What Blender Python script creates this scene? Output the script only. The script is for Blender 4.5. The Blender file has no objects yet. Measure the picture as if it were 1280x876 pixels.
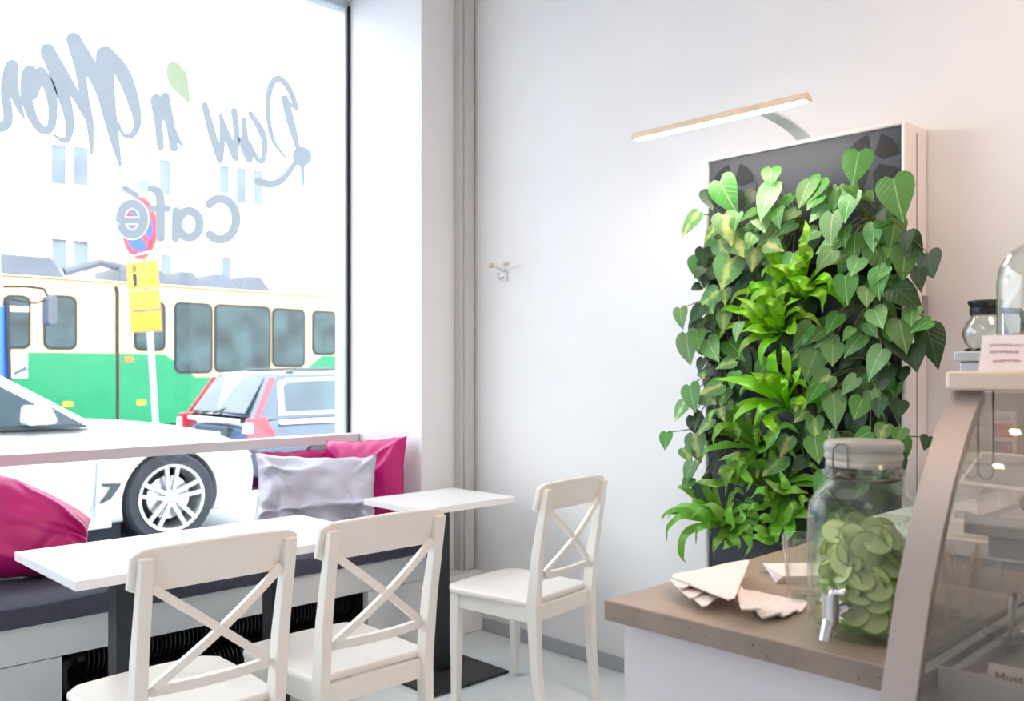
import bpy, bmesh, math, random
from mathutils import Vector, Matrix, noise

random.seed(11)
PI = math.pi
COL = bpy.context.scene.collection
SC = bpy.context.scene

# ------------------------------------------------------------------ camera
CAM_H, FPX, YAW, HOR = 1.315, 1115.0, math.radians(45.6), 461.0
cam_d = bpy.data.cameras.new('camera')
cam = bpy.data.objects.new('camera', cam_d)
COL.objects.link(cam)
cam.location = (0, 0, CAM_H)
cam.rotation_euler = (PI / 2, 0, YAW - PI / 2)
cam_d.sensor_width = 36.0
cam_d.lens = FPX / 1280 * 36.0
cam_d.shift_y = (HOR - 438.0) / 1280.0
cam_d.clip_start = 0.05
cam_d.clip_end = 200
cam_d.dof.use_dof = True
cam_d.dof.focus_distance = 2.5
cam_d.dof.aperture_fstop = 4.5
SC.camera = cam

# ------------------------------------------------------------------ world, sun, exposure
w = bpy.data.worlds.new('overcast_sky')
SC.world = w
w.use_nodes = True
bg = w.node_tree.nodes['Background']
bg.inputs[0].default_value = (0.90, 0.96, 1.0, 1)
bg.inputs[1].default_value = 3.9
sun_d = bpy.data.lights.new('sun', 'SUN')
sun_d.energy = 3.0
sun_d.angle = math.radians(30)
sun_d.color = (1.0, 0.98, 0.95)
sun = bpy.data.objects.new('sun', sun_d)
COL.objects.link(sun)
sun.location = (0, -5, 15)
sun.rotation_euler = Vector((0.25, 0.75, -0.75)).to_track_quat('-Z', 'Y').to_euler()
SC.view_settings.view_transform = 'Standard'
SC.view_settings.look = 'None'
SC.view_settings.exposure = 0.46
SC.view_settings.gamma = 1.0
SC.view_settings.use_curve_mapping = False
SC.cycles.transparent_max_bounces = 32


# ------------------------------------------------------------------ helpers
def at(u, v, axis, val):
    """the point of the place that stands on a known plane and projects to u, v"""
    k = (u - 640) / FPX
    c, s = math.cos(YAW), math.sin(YAW)
    d = (c + k * s, s - k * c, (HOR - v) / FPX)
    a = 'xyz'.index(axis)
    t = (val - (0, 0, CAM_H)[a]) / d[a]
    return Vector((d[0] * t, d[1] * t, CAM_H + d[2] * t))


def lin(c):
    f = lambda q: (q / 12.92 if q <= 0.04045 else ((q + 0.055) / 1.055) ** 2.4)
    return tuple(f(q / 255.0) for q in c)


def mat(name, rgb, rough=0.5, metal=0.0, var=0.04, scale=6.0, bump=0.0, bscale=40.0, coat=0.0, spec=0.5, emit=None, estr=0.0):
    m = bpy.data.materials.new(name)
    m.use_nodes = True
    nt = m.node_tree
    b = nt.nodes['Principled BSDF']
    c = lin(rgb)
    b.inputs['Roughness'].default_value = rough
    b.inputs['Metallic'].default_value = metal
    b.inputs['Specular IOR Level'].default_value = spec
    b.inputs['Coat Weight'].default_value = coat
    tc = nt.nodes.new('ShaderNodeTexCoord')
    n = nt.nodes.new('ShaderNodeTexNoise')
    n.inputs['Scale'].default_value = scale
    n.inputs['Detail'].default_value = 4
    nt.links.new(tc.outputs['Object'], n.inputs['Vector'])
    r = nt.nodes.new('ShaderNodeValToRGB')
    r.color_ramp.elements[0].position = 0.3
    r.color_ramp.elements[1].position = 0.7
    r.color_ramp.elements[0].color = tuple(x * (1 - var) for x in c) + (1,)
    r.color_ramp.elements[1].color = tuple(min(1, x * (1 + var)) for x in c) + (1,)
    nt.links.new(n.outputs['Fac'], r.inputs['Fac'])
    nt.links.new(r.outputs['Color'], b.inputs['Base Color'])
    if bump > 0:
        n2 = nt.nodes.new('ShaderNodeTexNoise')
        n2.inputs['Scale'].default_value = bscale
        n2.inputs['Detail'].default_value = 5
        nt.links.new(tc.outputs['Object'], n2.inputs['Vector'])
        bp = nt.nodes.new('ShaderNodeBump')
        bp.inputs['Strength'].default_value = bump
        bp.inputs['Distance'].default_value = 0.01
        nt.links.new(n2.outputs['Fac'], bp.inputs['Height'])
        nt.links.new(bp.outputs['Normal'], b.inputs['Normal'])
    if emit:
        b.inputs['Emission Color'].default_value = lin(emit) + (1,)
        b.inputs['Emission Strength'].default_value = estr
    return m


def thin_glass(name, tint=(255, 255, 255), ior=1.45, gain=1.0, rough=0.02, haze=0.0):
    """clear pane or vessel wall: Fresnel mix of straight transmission and mirror reflection"""
    m = bpy.data.materials.new(name)
    m.use_nodes = True
    nt = m.node_tree
    nt.nodes.remove(nt.nodes['Principled BSDF'])
    out = nt.nodes['Material Output']
    tr = nt.nodes.new('ShaderNodeBsdfTransparent')
    tr.inputs[0].default_value = lin(tint) + (1,)
    gl = nt.nodes.new('ShaderNodeBsdfGlossy')
    gl.inputs['Roughness'].default_value = rough
    lw = nt.nodes.new('ShaderNodeLayerWeight')
    lw.inputs['Blend'].default_value = 0.5
    pw = nt.nodes.new('ShaderNodeMath')
    pw.operation = 'POWER'
    pw.inputs[1].default_value = 4.0
    nt.links.new(lw.outputs['Facing'], pw.inputs[0])
    f0 = ((ior - 1) / (ior + 1)) ** 2
    mu = nt.nodes.new('ShaderNodeMath')
    mu.operation = 'MULTIPLY_ADD'
    mu.inputs[1].default_value = gain * (1 - f0)
    mu.inputs[2].default_value = gain * f0
    mu.use_clamp = True
    nt.links.new(pw.outputs[0], mu.inputs[0])
    mx = nt.nodes.new('ShaderNodeMixShader')
    nt.links.new(mu.outputs[0], mx.inputs[0])
    nt.links.new(tr.outputs[0], mx.inputs[1])
    nt.links.new(gl.outputs[0], mx.inputs[2])
    last = mx
    if haze > 0:
        df = nt.nodes.new('ShaderNodeBsdfDiffuse')
        df.inputs[0].default_value = (0.8, 0.78, 0.76, 1)
        m2 = nt.nodes.new('ShaderNodeMixShader')
        m2.inputs[0].default_value = haze
        nt.links.new(mx.outputs[0], m2.inputs[1])
        nt.links.new(df.outputs[0], m2.inputs[2])
        last = m2
    nt.links.new(last.outputs[0], out.inputs['Surface'])
    return m


def film_mat(name, rgb, tr=0.5):
    m = bpy.data.materials.new(name)
    m.use_nodes = True
    nt = m.node_tree
    b = nt.nodes['Principled BSDF']
    b.inputs['Base Color'].default_value = lin(rgb) + (1,)
    b.inputs['Roughness'].default_value = 0.5
    t = nt.nodes.new('ShaderNodeBsdfTranslucent')
    t.inputs[0].default_value = lin(rgb) + (1,)
    mx = nt.nodes.new('ShaderNodeMixShader')
    mx.inputs[0].default_value = tr
    nt.links.new(b.outputs[0], mx.inputs[1])
    nt.links.new(t.outputs[0], mx.inputs[2])
    nt.links.new(mx.outputs[0], nt.nodes['Material Output'].inputs['Surface'])
    return m


def emit_mat(name, rgb, s):
    m = bpy.data.materials.new(name)
    m.use_nodes = True
    b = m.node_tree.nodes['Principled BSDF']
    b.inputs['Base Color'].default_value = lin(rgb) + (1,)
    b.inputs['Emission Color'].default_value = lin(rgb) + (1,)
    b.inputs['Emission Strength'].default_value = s
    return m


def root_of(o):
    while o.parent:
        o = o.parent
    return o


class MB:
    """collects shapes in place coordinates and links them as one mesh object"""

    def __init__(self):
        self.v, self.f = [], []

    def add(self, vs, fs):
        n = len(self.v)
        self.v += [Vector(p) for p in vs]
        self.f += [tuple(i + n for i in q) for q in fs]
        return self

    def box(self, x0, x1, y0, y1, z0, z1):
        x0, x1 = min(x0, x1), max(x0, x1)
        y0, y1 = min(y0, y1), max(y0, y1)
        z0, z1 = min(z0, z1), max(z0, z1)
        return self.add([(x0, y0, z0), (x1, y0, z0), (x1, y1, z0), (x0, y1, z0), (x0, y0, z1), (x1, y0, z1), (x1, y1, z1), (x0, y1, z1)],
                        [(0, 3, 2, 1), (4, 5, 6, 7), (0, 1, 5, 4), (1, 2, 6, 5), (2, 3, 7, 6), (3, 0, 4, 7)])

    def hexa(self, b, t):
        """b, t: 4 bottom and 4 top points, counter-clockwise from above"""
        return self.add(list(b) + list(t), [(0, 3, 2, 1), (4, 5, 6, 7), (0, 1, 5, 4), (1, 2, 6, 5), (2, 3, 7, 6), (3, 0, 4, 7)])

    def tube(self, pts, r, n=10, cap=True):
        pts = [Vector(p) for p in pts]
        rs = r if isinstance(r, (list, tuple)) else [r] * len(pts)
        base = len(self.v)
        up = None
        for i, p in enumerate(pts):
            d = (pts[min(i + 1, len(pts) - 1)] - pts[max(i - 1, 0)]).normalized()
            if up is None:
                up = d.orthogonal().normalized()
            up = (up - d * up.dot(d)).normalized()
            s = d.cross(up)
            for k in range(n):
                a = 2 * PI * k / n
                self.v.append(p + up * math.cos(a) * rs[i] + s * math.sin(a) * rs[i])
        for i in range(len(pts) - 1):
            for k in range(n):
                a, b = base + i * n + k, base + i * n + (k + 1) % n
                self.f.append((a, b, b + n, a + n))
        if cap:
            self.f.append(tuple(base + k for k in reversed(range(n))))
            e = base + (len(pts) - 1) * n
            self.f.append(tuple(e + k for k in range(n)))
        return self

    def lathe(self, prof, c=(0, 0, 0), n=32, square=0.0):
        """revolve (r, z); square > 0 pulls the ring towards a rounded square"""
        base = len(self.v)
        c = Vector(c)
        for r, z in prof:
            for k in range(n):
                a = 2 * PI * k / n
                q = 1.0
                if square:
                    q = 1.0 / (abs(math.cos(a)) ** (2 + square) + abs(math.sin(a)) ** (2 + square)) ** (1 / (2 + square))
                self.v.append(c + Vector((math.cos(a) * r * q, math.sin(a) * r * q, z)))
        for i in range(len(prof) - 1):
            for k in range(n):
                a, b = base + i * n + k, base + i * n + (k + 1) % n
                self.f.append((a, b, b + n, a + n))
        closed = (Vector(prof[0]) - Vector(prof[-1])).length < 1e-6
        if closed:
            return self
        if prof[0][0] > 1e-5:
            self.f.append(tuple(base + k for k in reversed(range(n))))
        if prof[-1][0] > 1e-5:
            e = base + (len(prof) - 1) * n
            self.f.append(tuple(e + k for k in range(n)))
        return self

    def prism(self, pts, off):
        """extrude a planar outline by a vector"""
        off = Vector(off)
        n = len(pts)
        return self.add([Vector(p) for p in pts] + [Vector(p) + off for p in pts],
                        [tuple(reversed(range(n))), tuple(range(n, 2 * n))] + [(i, (i + 1) % n, (i + 1) % n + n, i + n) for i in range(n)])

    def build(self, name, m, parent=None, smooth=False, bevel=0.0, seg=2, subsurf=0, angle=None):
        me = bpy.data.meshes.new(name)
        off = root_of(parent).location.copy() if parent else Vector((0, 0, 0))
        me.from_pydata([tuple(p - off) for p in self.v], [], self.f)
        me.update()
        bm = bmesh.new()
        bm.from_mesh(me)
        bmesh.ops.recalc_face_normals(bm, faces=bm.faces)
        bm.to_mesh(me)
        bm.free()
        o = bpy.data.objects.new(name, me)
        COL.objects.link(o)
        o.parent = parent
        me.materials.append(m)
        if smooth:
            for p in me.polygons:
                p.use_smooth = True
        if bevel:
            b = o.modifiers.new('bevel', 'BEVEL')
            b.width = bevel
            b.segments = seg
            b.limit_method = 'ANGLE'
            b.angle_limit = math.radians(35)
        if subsurf:
            s = o.modifiers.new('subdivision', 'SUBSURF')
            s.levels = s.render_levels = subsurf
        if angle:
            me.set_sharp_from_angle(angle=math.radians(angle))
        return o


def tag(o, label, cat=None, group=None, kind=None):
    if label:
        o['label'] = label
    if cat:
        o['category'] = cat
    if group:
        o['group'] = group
    if kind:
        o['kind'] = kind
    return o


def thing(name, label, cat, loc=(0, 0, 0), group=None, rz=0.0):
    o = bpy.data.objects.new(name, None)
    o.empty_display_size = 0.05
    COL.objects.link(o)
    o.location = loc
    o.rotation_euler = (0, 0, rz)
    return tag(o, label, cat, group)


def struct(o, label):
    return tag(o, label, kind='structure')


def copy_tree(o, parent=None):
    c = o.copy()
    COL.objects.link(c)
    c.parent = parent
    for ch in list(o.children):
        copy_tree(ch, c)
    return c


def box(x0, x1, y0, y1, z0, z1):
    return MB().box(x0, x1, y0, y1, z0, z1)


def text_mesh(s, size, m, name, parent, mtx, extrude=0.0008):
    cu = bpy.data.curves.new('writing', 'FONT')
    cu.body = s
    cu.size = size
    cu.extrude = extrude
    cu.align_x = 'CENTER'
    cu.align_y = 'CENTER'
    cu.resolution_u = 3
    t = bpy.data.objects.new('writing', cu)
    COL.objects.link(t)
    dg = bpy.context.evaluated_depsgraph_get()
    me = bpy.data.meshes.new_from_object(t.evaluated_get(dg))
    bpy.data.objects.remove(t)
    me.name = name
    me.materials.clear()
    me.materials.append(m)
    off = root_of(parent).location.copy() if parent else Vector()
    me.transform(Matrix.Translation(-off) @ mtx)
    o = bpy.data.objects.new(name, me)
    COL.objects.link(o)
    o.parent = parent
    return o


def frame_mtx(o, x, y):
    """matrix with origin o, local x and y axes as given"""
    x = Vector(x).normalized()
    y = Vector(y)
    y = (y - x * y.dot(x)).normalized()
    z = x.cross(y)
    return Matrix(((x.x, y.x, z.x, o[0]), (x.y, y.y, z.y, o[1]), (x.z, y.z, z.z, o[2]), (0, 0, 0, 1)))


# ------------------------------------------------------------------ materials
M = {}
M['wall'] = mat('wall_paint', (236, 236, 238), 0.55, bump=0.04, bscale=60, var=0.01)
M['reveal'] = mat('reveal_paint', (240, 240, 242), 0.5, var=0.01)
M['floor'] = mat('floor_paint', (226, 234, 237), 0.28, var=0.02, scale=3)
M['ceiling'] = mat('ceiling_paint', (235, 234, 232), 0.7, var=0.01)
M['trunk'] = mat('trunking_grey', (205, 203, 203), 0.45, var=0.01)
M['skirting'] = mat('skirting_grey', (170, 174, 180), 0.45, var=0.02)
M['frame'] = mat('window_alu', (205, 212, 218), 0.4, metal=0.2)
M['gasket'] = mat('black_gasket', (22, 24, 28), 0.5)
M["pane"] = thin_glass("window_glass", (252, 254, 254), 1.45, 0.8)
M['white'] = mat('white_laminate', (240, 240, 242), 0.3, var=0.01)
M['ledge'] = mat('ledge_laminate', (226, 222, 224), 0.4, var=0.01)
M['edge'] = mat('table_edge', (236, 236, 238), 0.4, var=0.01)
M['bench'] = mat('bench_white', (232, 236, 238), 0.4, var=0.015)
M['chair'] = mat('chair_white', (242, 239, 234), 0.36, var=0.015)
M['post'] = mat('dark_steel', (48, 51, 56), 0.42, metal=0.3, var=0.06)
M['seatpad'] = mat('charcoal_fabric', (80, 80, 96), 0.85, var=0.14, scale=60, bump=0.25, bscale=300)
M['black'] = mat('black_iron', (46, 46, 50), 0.3, var=0.1)
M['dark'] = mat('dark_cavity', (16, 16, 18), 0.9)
M['magenta'] = mat('magenta_satin', (196, 22, 118), 0.40, var=0.08, scale=9)
M['silver'] = mat('silver_satin', (206, 207, 224), 0.30, var=0.05, scale=9)
M['planter'] = mat('planter_charcoal', (50, 55, 68), 0.45, var=0.05)
M['planter_vent'] = mat('vent_black', (10, 10, 12), 0.6)
M['casing'] = mat('casing_white', (236, 232, 230), 0.32, var=0.01)
M['tab'] = mat('grey_tab', (150, 148, 150), 0.5)
M['concrete'] = mat('concrete_top', (168, 149, 134), 0.38, var=0.1, scale=7, bump=0.05, bscale=80)
M['concrete_shade'] = mat('concrete_shade', (136, 122, 110), 0.6, var=0.16, scale=14, bump=0.1, bscale=60)  # rougher concrete; the darker tone paints in shade on the front edge
M['front'] = mat('counter_front', (206, 200, 206), 0.14, var=0.01)
M['paper'] = mat('pink_white_paper', (248, 236, 232), 0.8, var=0.02)
M['napkin'] = mat('napkin_paper', (250, 238, 234), 0.85, var=0.02, bump=0.06, bscale=120)
M['chrome'] = mat('chrome', (225, 225, 228), 0.08, metal=1.0, var=0.01)
M['steel'] = mat('brushed_steel', (190, 190, 192), 0.28, metal=1.0, var=0.04)
M['wire'] = mat('dull_wire', (120, 112, 104), 0.35, metal=1.0)
M['glass'] = thin_glass('clear_glass', (250, 253, 252), 1.5, 1.6)
M['caseglass'] = thin_glass('case_glass', (238, 236, 232), 1.5, 1.1, haze=0.03)
M['lidglass'] = thin_glass('milky_lid_glass', (226, 224, 220), 1.5, 1.4, haze=0.34)
M['water'] = thin_glass('cucumber_water', (252, 254, 247), 1.33, 0.4)
M['cucumber'] = mat('cucumber_flesh', (232, 236, 150), 0.45, var=0.12, scale=60)
M['cucumber_seed'] = mat('cucumber_core', (240, 242, 186), 0.5, var=0.1, scale=90)
M['cucumber_skin'] = mat('cucumber_skin', (136, 168, 74), 0.4, var=0.2, scale=60)
M['wood'] = mat('pale_wood', (226, 204, 178), 0.5, var=0.06, scale=12)
M['stick'] = mat('birch_stick', (240, 196, 166), 0.6, var=0.06)
M['caseframe'] = mat('case_frame', (172, 160, 154), 0.32, metal=0.25, var=0.02)
M['casecap'] = mat('case_cap', (222, 202, 184), 0.3, metal=0.2, var=0.02)
M['tray'] = mat('tray_grey', (186, 182, 184), 0.35, metal=0.3, var=0.03)
M['trayin'] = mat('tray_liner', (206, 204, 202), 0.5)
M['blackplastic'] = mat('black_plastic', (24, 24, 26), 0.3)
M['ink'] = mat('ink', (40, 40, 46), 0.7)
M['pinkink'] = mat('pink_ink', (196, 140, 150), 0.7)
M['screen'] = mat('tablet_screen', (70, 82, 92), 0.6, spec=0.1)
M['lemon'] = mat('lemon', (226, 196, 72), 0.4, var=0.06)
M['cake'] = mat('crumb_cake', (120, 92, 70), 0.9, var=0.3, scale=50, bump=0.6, bscale=90)
M['choc'] = mat('chocolate', (40, 30, 28), 0.5, var=0.2)
M['soil'] = mat('soil_felt', (18, 20, 18), 0.95, var=0.2, scale=40)
M['stem'] = mat('vine_stem', (104, 112, 50), 0.6, var=0.2, scale=30)
M['knob'] = mat('oak_knob', (214, 196, 168), 0.5, var=0.08, scale=40)
# street
M['asphalt'] = mat('asphalt', (150, 152, 156), 0.8, var=0.08, scale=2)
M['facade'] = mat('white_render', (244, 244, 244), 0.8, var=0.01)
M['course'] = mat('stone_course', (206, 206, 208), 0.8)
M['pane_far'] = mat('far_pane', (112, 122, 134), 0.6, spec=0.1, var=0.25, scale=0.6)
M['winframe'] = mat('far_window_frame', (235, 235, 236), 0.6)
M['tram_green'] = mat('tram_green', (0, 120, 78), 0.3, var=0.10, scale=0.9)
M['tram_cream'] = mat('tram_cream', (210, 178, 130), 0.4, var=0.02)
M['tram_roof'] = mat('tram_roof', (232, 230, 226), 0.5)
M['tram_box'] = mat('roof_equipment', (78, 84, 96), 0.5, var=0.12, scale=1.5)
M['tram_glass'] = mat('tram_glass', (44, 62, 66), 0.35, var=0.6, scale=2.2)
M['rubber'] = mat('black_rubber', (34, 36, 40), 0.7)
M['bus'] = mat('bus_blue', (46, 104, 214), 0.3)
M['bmw'] = mat('pearl_white_paint', (226, 230, 234), 0.2, coat=0.6, var=0.01)
M['volvo'] = mat('slate_blue_paint', (74, 88, 104), 0.2, metal=0.35, coat=0.8, var=0.02)
M['car_glass'] = mat('car_glass', (70, 86, 96), 0.06, var=0.3, scale=1.5)
M['tyre'] = mat('tyre', (52, 56, 64), 0.8)
M['well'] = mat('wheel_well', (40, 44, 52), 0.9)
M['alloy'] = mat('alloy_silver', (214, 216, 220), 0.25, metal=0.6)
M['vent'] = mat('dark_trim', (60, 72, 80), 0.4)
M['red_lamp'] = mat('red_lamp', (196, 52, 68), 0.15, coat=0.5)
M['lamp_clear'] = mat('clear_lamp', (230, 214, 214), 0.15)
M['amber'] = mat('amber_lamp', (250, 180, 40), 0.3)
M['orange'] = mat('orange_lamp', (224, 110, 50), 0.3)
M['plate'] = mat('number_plate', (240, 240, 240), 0.4)
M['chrome_trim'] = mat('bright_trim', (236, 238, 240), 0.25, metal=0.2)
M['sign_blue'] = mat('sign_blue', (40, 84, 200), 0.4)
M['sign_red'] = mat('sign_red', (214, 40, 60), 0.4)
M['sign_yellow'] = mat('sign_yellow', (240, 206, 40), 0.45, var=0.03)
M['sign_ink'] = mat('sign_ink', (120, 96, 20), 0.5)
M['sign_orange'] = mat('sign_edge', (226, 120, 70), 0.45)
M['galv'] = mat('galvanised_pole', (176, 182, 190), 0.4, metal=0.4)

def leaf_mat(name, base, vein, edge_light=None, varieg=None, transl=0.25, rough=0.38):
    m = bpy.data.materials.new(name)
    m.use_nodes = True
    nt = m.node_tree
    L = nt.links.new
    N = nt.nodes.new
    b = nt.nodes['Principled BSDF']
    b.inputs['Roughness'].default_value = rough
    tc = N('ShaderNodeTexCoord')
    sp = N('ShaderNodeSeparateXYZ')
    L(tc.outputs['Object'], sp.inputs[0])
    ab = N('ShaderNodeMath'); ab.operation = 'ABSOLUTE'
    L(sp.outputs['X'], ab.inputs[0])

    def math_(op, a, c):
        q = N('ShaderNodeMath'); q.operation = op
        for i, val in enumerate((a, c)):
            if isinstance(val, (int, float)):
                q.inputs[i].default_value = val
            else:
                L(val, q.inputs[i])
        return q.outputs[0]
    # side veins run obliquely outward from the midrib
    ph = math_('MULTIPLY', math_('SUBTRACT', sp.outputs['Y'], math_('MULTIPLY', ab.outputs[0], 0.9)), 44.0)
    vn = math_('POWER', math_('MAXIMUM', math_('SINE', ph, 0.0), 0.0), 5.0)
    mid = math_('LESS_THAN', ab.outputs[0], 0.018)
    vf = math_('MAXIMUM', math_('MULTIPLY', vn, 0.13), math_('MULTIPLY', mid, 0.75))
    oi = N('ShaderNodeObjectInfo')
    nz = N('ShaderNodeTexNoise')
    nz.inputs['Scale'].default_value = 3.5
    nz.inputs['Detail'].default_value = 3
    va = N('ShaderNodeVectorMath'); va.operation = 'ADD'
    L(tc.outputs['Object'], va.inputs[0])
    cb = N('ShaderNodeCombineXYZ')
    L(math_('MULTIPLY', oi.outputs['Random'], 37.0), cb.inputs[0])
    L(cb.outputs[0], va.inputs[1])
    L(va.outputs[0], nz.inputs['Vector'])
    mx = N('ShaderNodeMixRGB')
    L(vf, mx.inputs[0])
    mx.inputs[1].default_value = lin(base) + (1,)
    mx.inputs[2].default_value = lin(vein) + (1,)
    col = mx.outputs[0]
    if varieg:
        d = math_('ADD', ab.outputs[0], math_('MULTIPLY', math_('SUBTRACT', nz.outputs['Fac'], 0.5), 0.45))
        rr = N('ShaderNodeValToRGB')
        rr.color_ramp.elements[0].position = 0.01
        rr.color_ramp.elements[0].color = (1, 1, 1, 1)
        rr.color_ramp.elements[1].position = 0.15
        rr.color_ramp.elements[1].color = (0, 0, 0, 1)
        L(d, rr.inputs[0])
        m3 = N('ShaderNodeMixRGB')
        L(rr.outputs[0], m3.inputs[0])
        L(col, m3.inputs[1])
        m3.inputs[2].default_value = lin(varieg) + (1,)
        col = m3.outputs[0]
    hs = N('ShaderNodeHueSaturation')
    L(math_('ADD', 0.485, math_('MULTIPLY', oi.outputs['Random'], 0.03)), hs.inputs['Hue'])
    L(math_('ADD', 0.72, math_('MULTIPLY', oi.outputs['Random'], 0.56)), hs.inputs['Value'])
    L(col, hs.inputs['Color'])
    L(hs.outputs[0], b.inputs['Base Color'])
    bp = N('ShaderNodeBump')
    bp.inputs['Strength'].default_value = 0.35
    bp.inputs['Distance'].default_value = 0.02
    L(vf, bp.inputs['Height'])
    L(bp.outputs[0], b.inputs['Normal'])
    t = N('ShaderNodeBsdfTranslucent')
    L(hs.outputs[0], t.inputs[0])
    ms = N('ShaderNodeMixShader')
    ms.inputs[0].default_value = transl
    L(b.outputs[0], ms.inputs[1])
    L(t.outputs[0], ms.inputs[2])
    L(ms.outputs[0], nt.nodes['Material Output'].inputs['Surface'])
    return m


M['leaf'] = leaf_mat('heart_leaf', (86, 144, 66), (160, 198, 124), rough=0.3)
M['leaf_dark'] = leaf_mat('heart_leaf_dark', (38, 70, 34), (72, 104, 58))  # dark leaves, deepened to paint in the shade inside the foliage
M['leaf_pale'] = leaf_mat('heart_leaf_pale', (128, 182, 112), (200, 224, 172), rough=0.3)
M['leaf_var'] = leaf_mat('variegated_leaf', (104, 158, 92), (170, 204, 140), varieg=(192, 208, 122))
M['strap'] = leaf_mat('strap_leaf', (136, 204, 30), (166, 216, 66), transl=0.35, rough=0.32)
M['strap_dark'] = leaf_mat('strap_leaf_dark', (112, 172, 52), (156, 200, 90), transl=0.3, rough=0.32)
#PART2
# ------------------------------------------------------------------ the room
XW, YW, YG, XR, ZC = 3.05, 3.44, 4.08, 2.747, 3.6     # right wall, inner window wall, glass plane, reveal, ceiling
XB, YB = -2.8, -2.8
WX0, WZ0, WZ1 = -2.3, 0.44, 3.27                      # window opening
struct(box(XB - 0.2, XW + 0.2, YB - 0.2, YG + 0.12, -0.12, 0).build('floor', M['floor']), 'pale blue-grey painted floor')
struct(box(XB - 0.2, XW + 0.2, YB - 0.2, YG + 0.12, ZC, ZC + 0.15).build('ceiling', M['ceiling']), 'white ceiling')
struct(box(XW, XW + 0.2, YB - 0.2, YG + 0.12, 0, ZC).build('wall_right', M['wall']), 'smooth white wall behind the green wall planter')
struct(box(XB, XW, YB - 0.2, YB, 0, ZC).build('wall_back', M['wall']), 'white wall at the back of the room')
struct(box(XB - 0.2, XB, YB - 0.2, YG + 0.12, 0, ZC).build('wall_left', M['wall']), 'white wall at the far side of the room')
ww = MB().box(XR, XW, YW, YG + 0.12, 0, ZC).box(XB, WX0, YW, YG + 0.12, 0, ZC)
ww.box(WX0, XR, YW, YG + 0.12, WZ1 + 0.03, ZC).box(WX0, XR, YG - 0.1, YG + 0.12, 0, WZ0)
struct(ww.build('wall_window', M['reveal'], bevel=0.004), 'white window wall with a deep reveal')
struct(box(XW - 0.012, XW, 1.93, 3.31, 0, 0.062).build('baseboard_right', M['skirting'], bevel=0.003), 'low grey baseboard along the white wall')
# corner trunking and the low boxed step under it
t = MB().box(2.956, XW, 3.385, YW, 0.30, ZC).box(2.972, 3.035, 3.372, 3.385, 0.30, ZC)
struct(t.build('trim_1', M['trunk'], bevel=0.006), 'grey vertical pipe casing in the room corner')
struct(box(XR, XW, 3.318, YW, 0, 0.30).build('trim_2', M['bench'], bevel=0.006), 'low white boxed step in the room corner')

# window: aluminium frame, black gasket, one big pane
win = struct(bpy.data.objects.new('window_1', None), 'large shop window with lettering')
COL.objects.link(win)
win.location = (0.2, YG, WZ0)
f = MB().box(XR - 0.03, XR - 0.013, YG - 0.02, YG + 0.05, WZ0, WZ1).box(WX0 + 0.013, WX0 + 0.03, YG - 0.02, YG + 0.05, WZ0, WZ1)
f.box(WX0, XR, YG - 0.02, YG + 0.06, WZ1 - 0.012, WZ1 + 0.03).box(WX0, XR, YG - 0.03, YG + 0.06, WZ0, WZ0 + 0.035)
f.build('window_frame', M['frame'], win, bevel=0.003)
box(XR - 0.013, XR, YG - 0.03, YG + 0.05, WZ0, WZ1).build('gasket', M['gasket'], win)
box(WX0, WX0 + 0.013, YG - 0.03, YG + 0.05, WZ0, WZ1).build('gasket', M['gasket'], win)
box(WX0 + 0.02, XR - 0.02, YG + 0.004, YG + 0.014, WZ0 + 0.02, WZ1).build('pane', M['pane'], win)

# narrow ledge across the glass
o = box(WX0 + 0.001, XR - 0.001, 3.962, YG - 0.031, 0.925, 0.972).build('window_ledge', M['ledge'], bevel=0.003)
tag(o, 'narrow white ledge shelf running across the window glass', 'shelf')

# ------------------------------------------------------------------ unseen fill lamps, added under the ceiling to brighten the room
def fill_lamp(x, y, sx, sy, power, rgb, label):
    r = thing('fill_lamp', label, 'lamp', (x, y, ZC))
    fr = MB().box(x - sx / 2 - 0.03, x + sx / 2 + 0.03, y - sy / 2 - 0.03, y + sy / 2 + 0.03, ZC - 0.07, ZC)
    fr.build('housing', M['white'], r, bevel=0.004)
    box(x - sx / 2, x + sx / 2, y - sy / 2, y + sy / 2, ZC - 0.074, ZC - 0.07).build('diffuser', M['paper'], r)
    d = bpy.data.lights.new('lamp_light', 'AREA')
    d.shape = 'RECTANGLE'
    d.size, d.size_y = sx, sy
    d.energy = power
    d.color = rgb
    l = bpy.data.objects.new('lamp_light', d)
    COL.objects.link(l)
    l.parent = r
    l.location = (0, 0, -0.08)
    return r


fill_lamp(0.2, 1.6, 1.2, 1.2, 6, (1.0, 0.97, 0.95), 'added square fill light panel over the tables')
fill_lamp(2.1, -0.5, 0.8, 0.8, 30, (1.0, 0.66, 0.45), 'unseen warm square light panel over the counter')  # unseen source for the warm indoor light on the right wall
fill_lamp(-1.4, 0.2, 1.2, 1.2, 9, (1.0, 0.97, 0.94), 'added square fill light panel at the back of the room')

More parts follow.
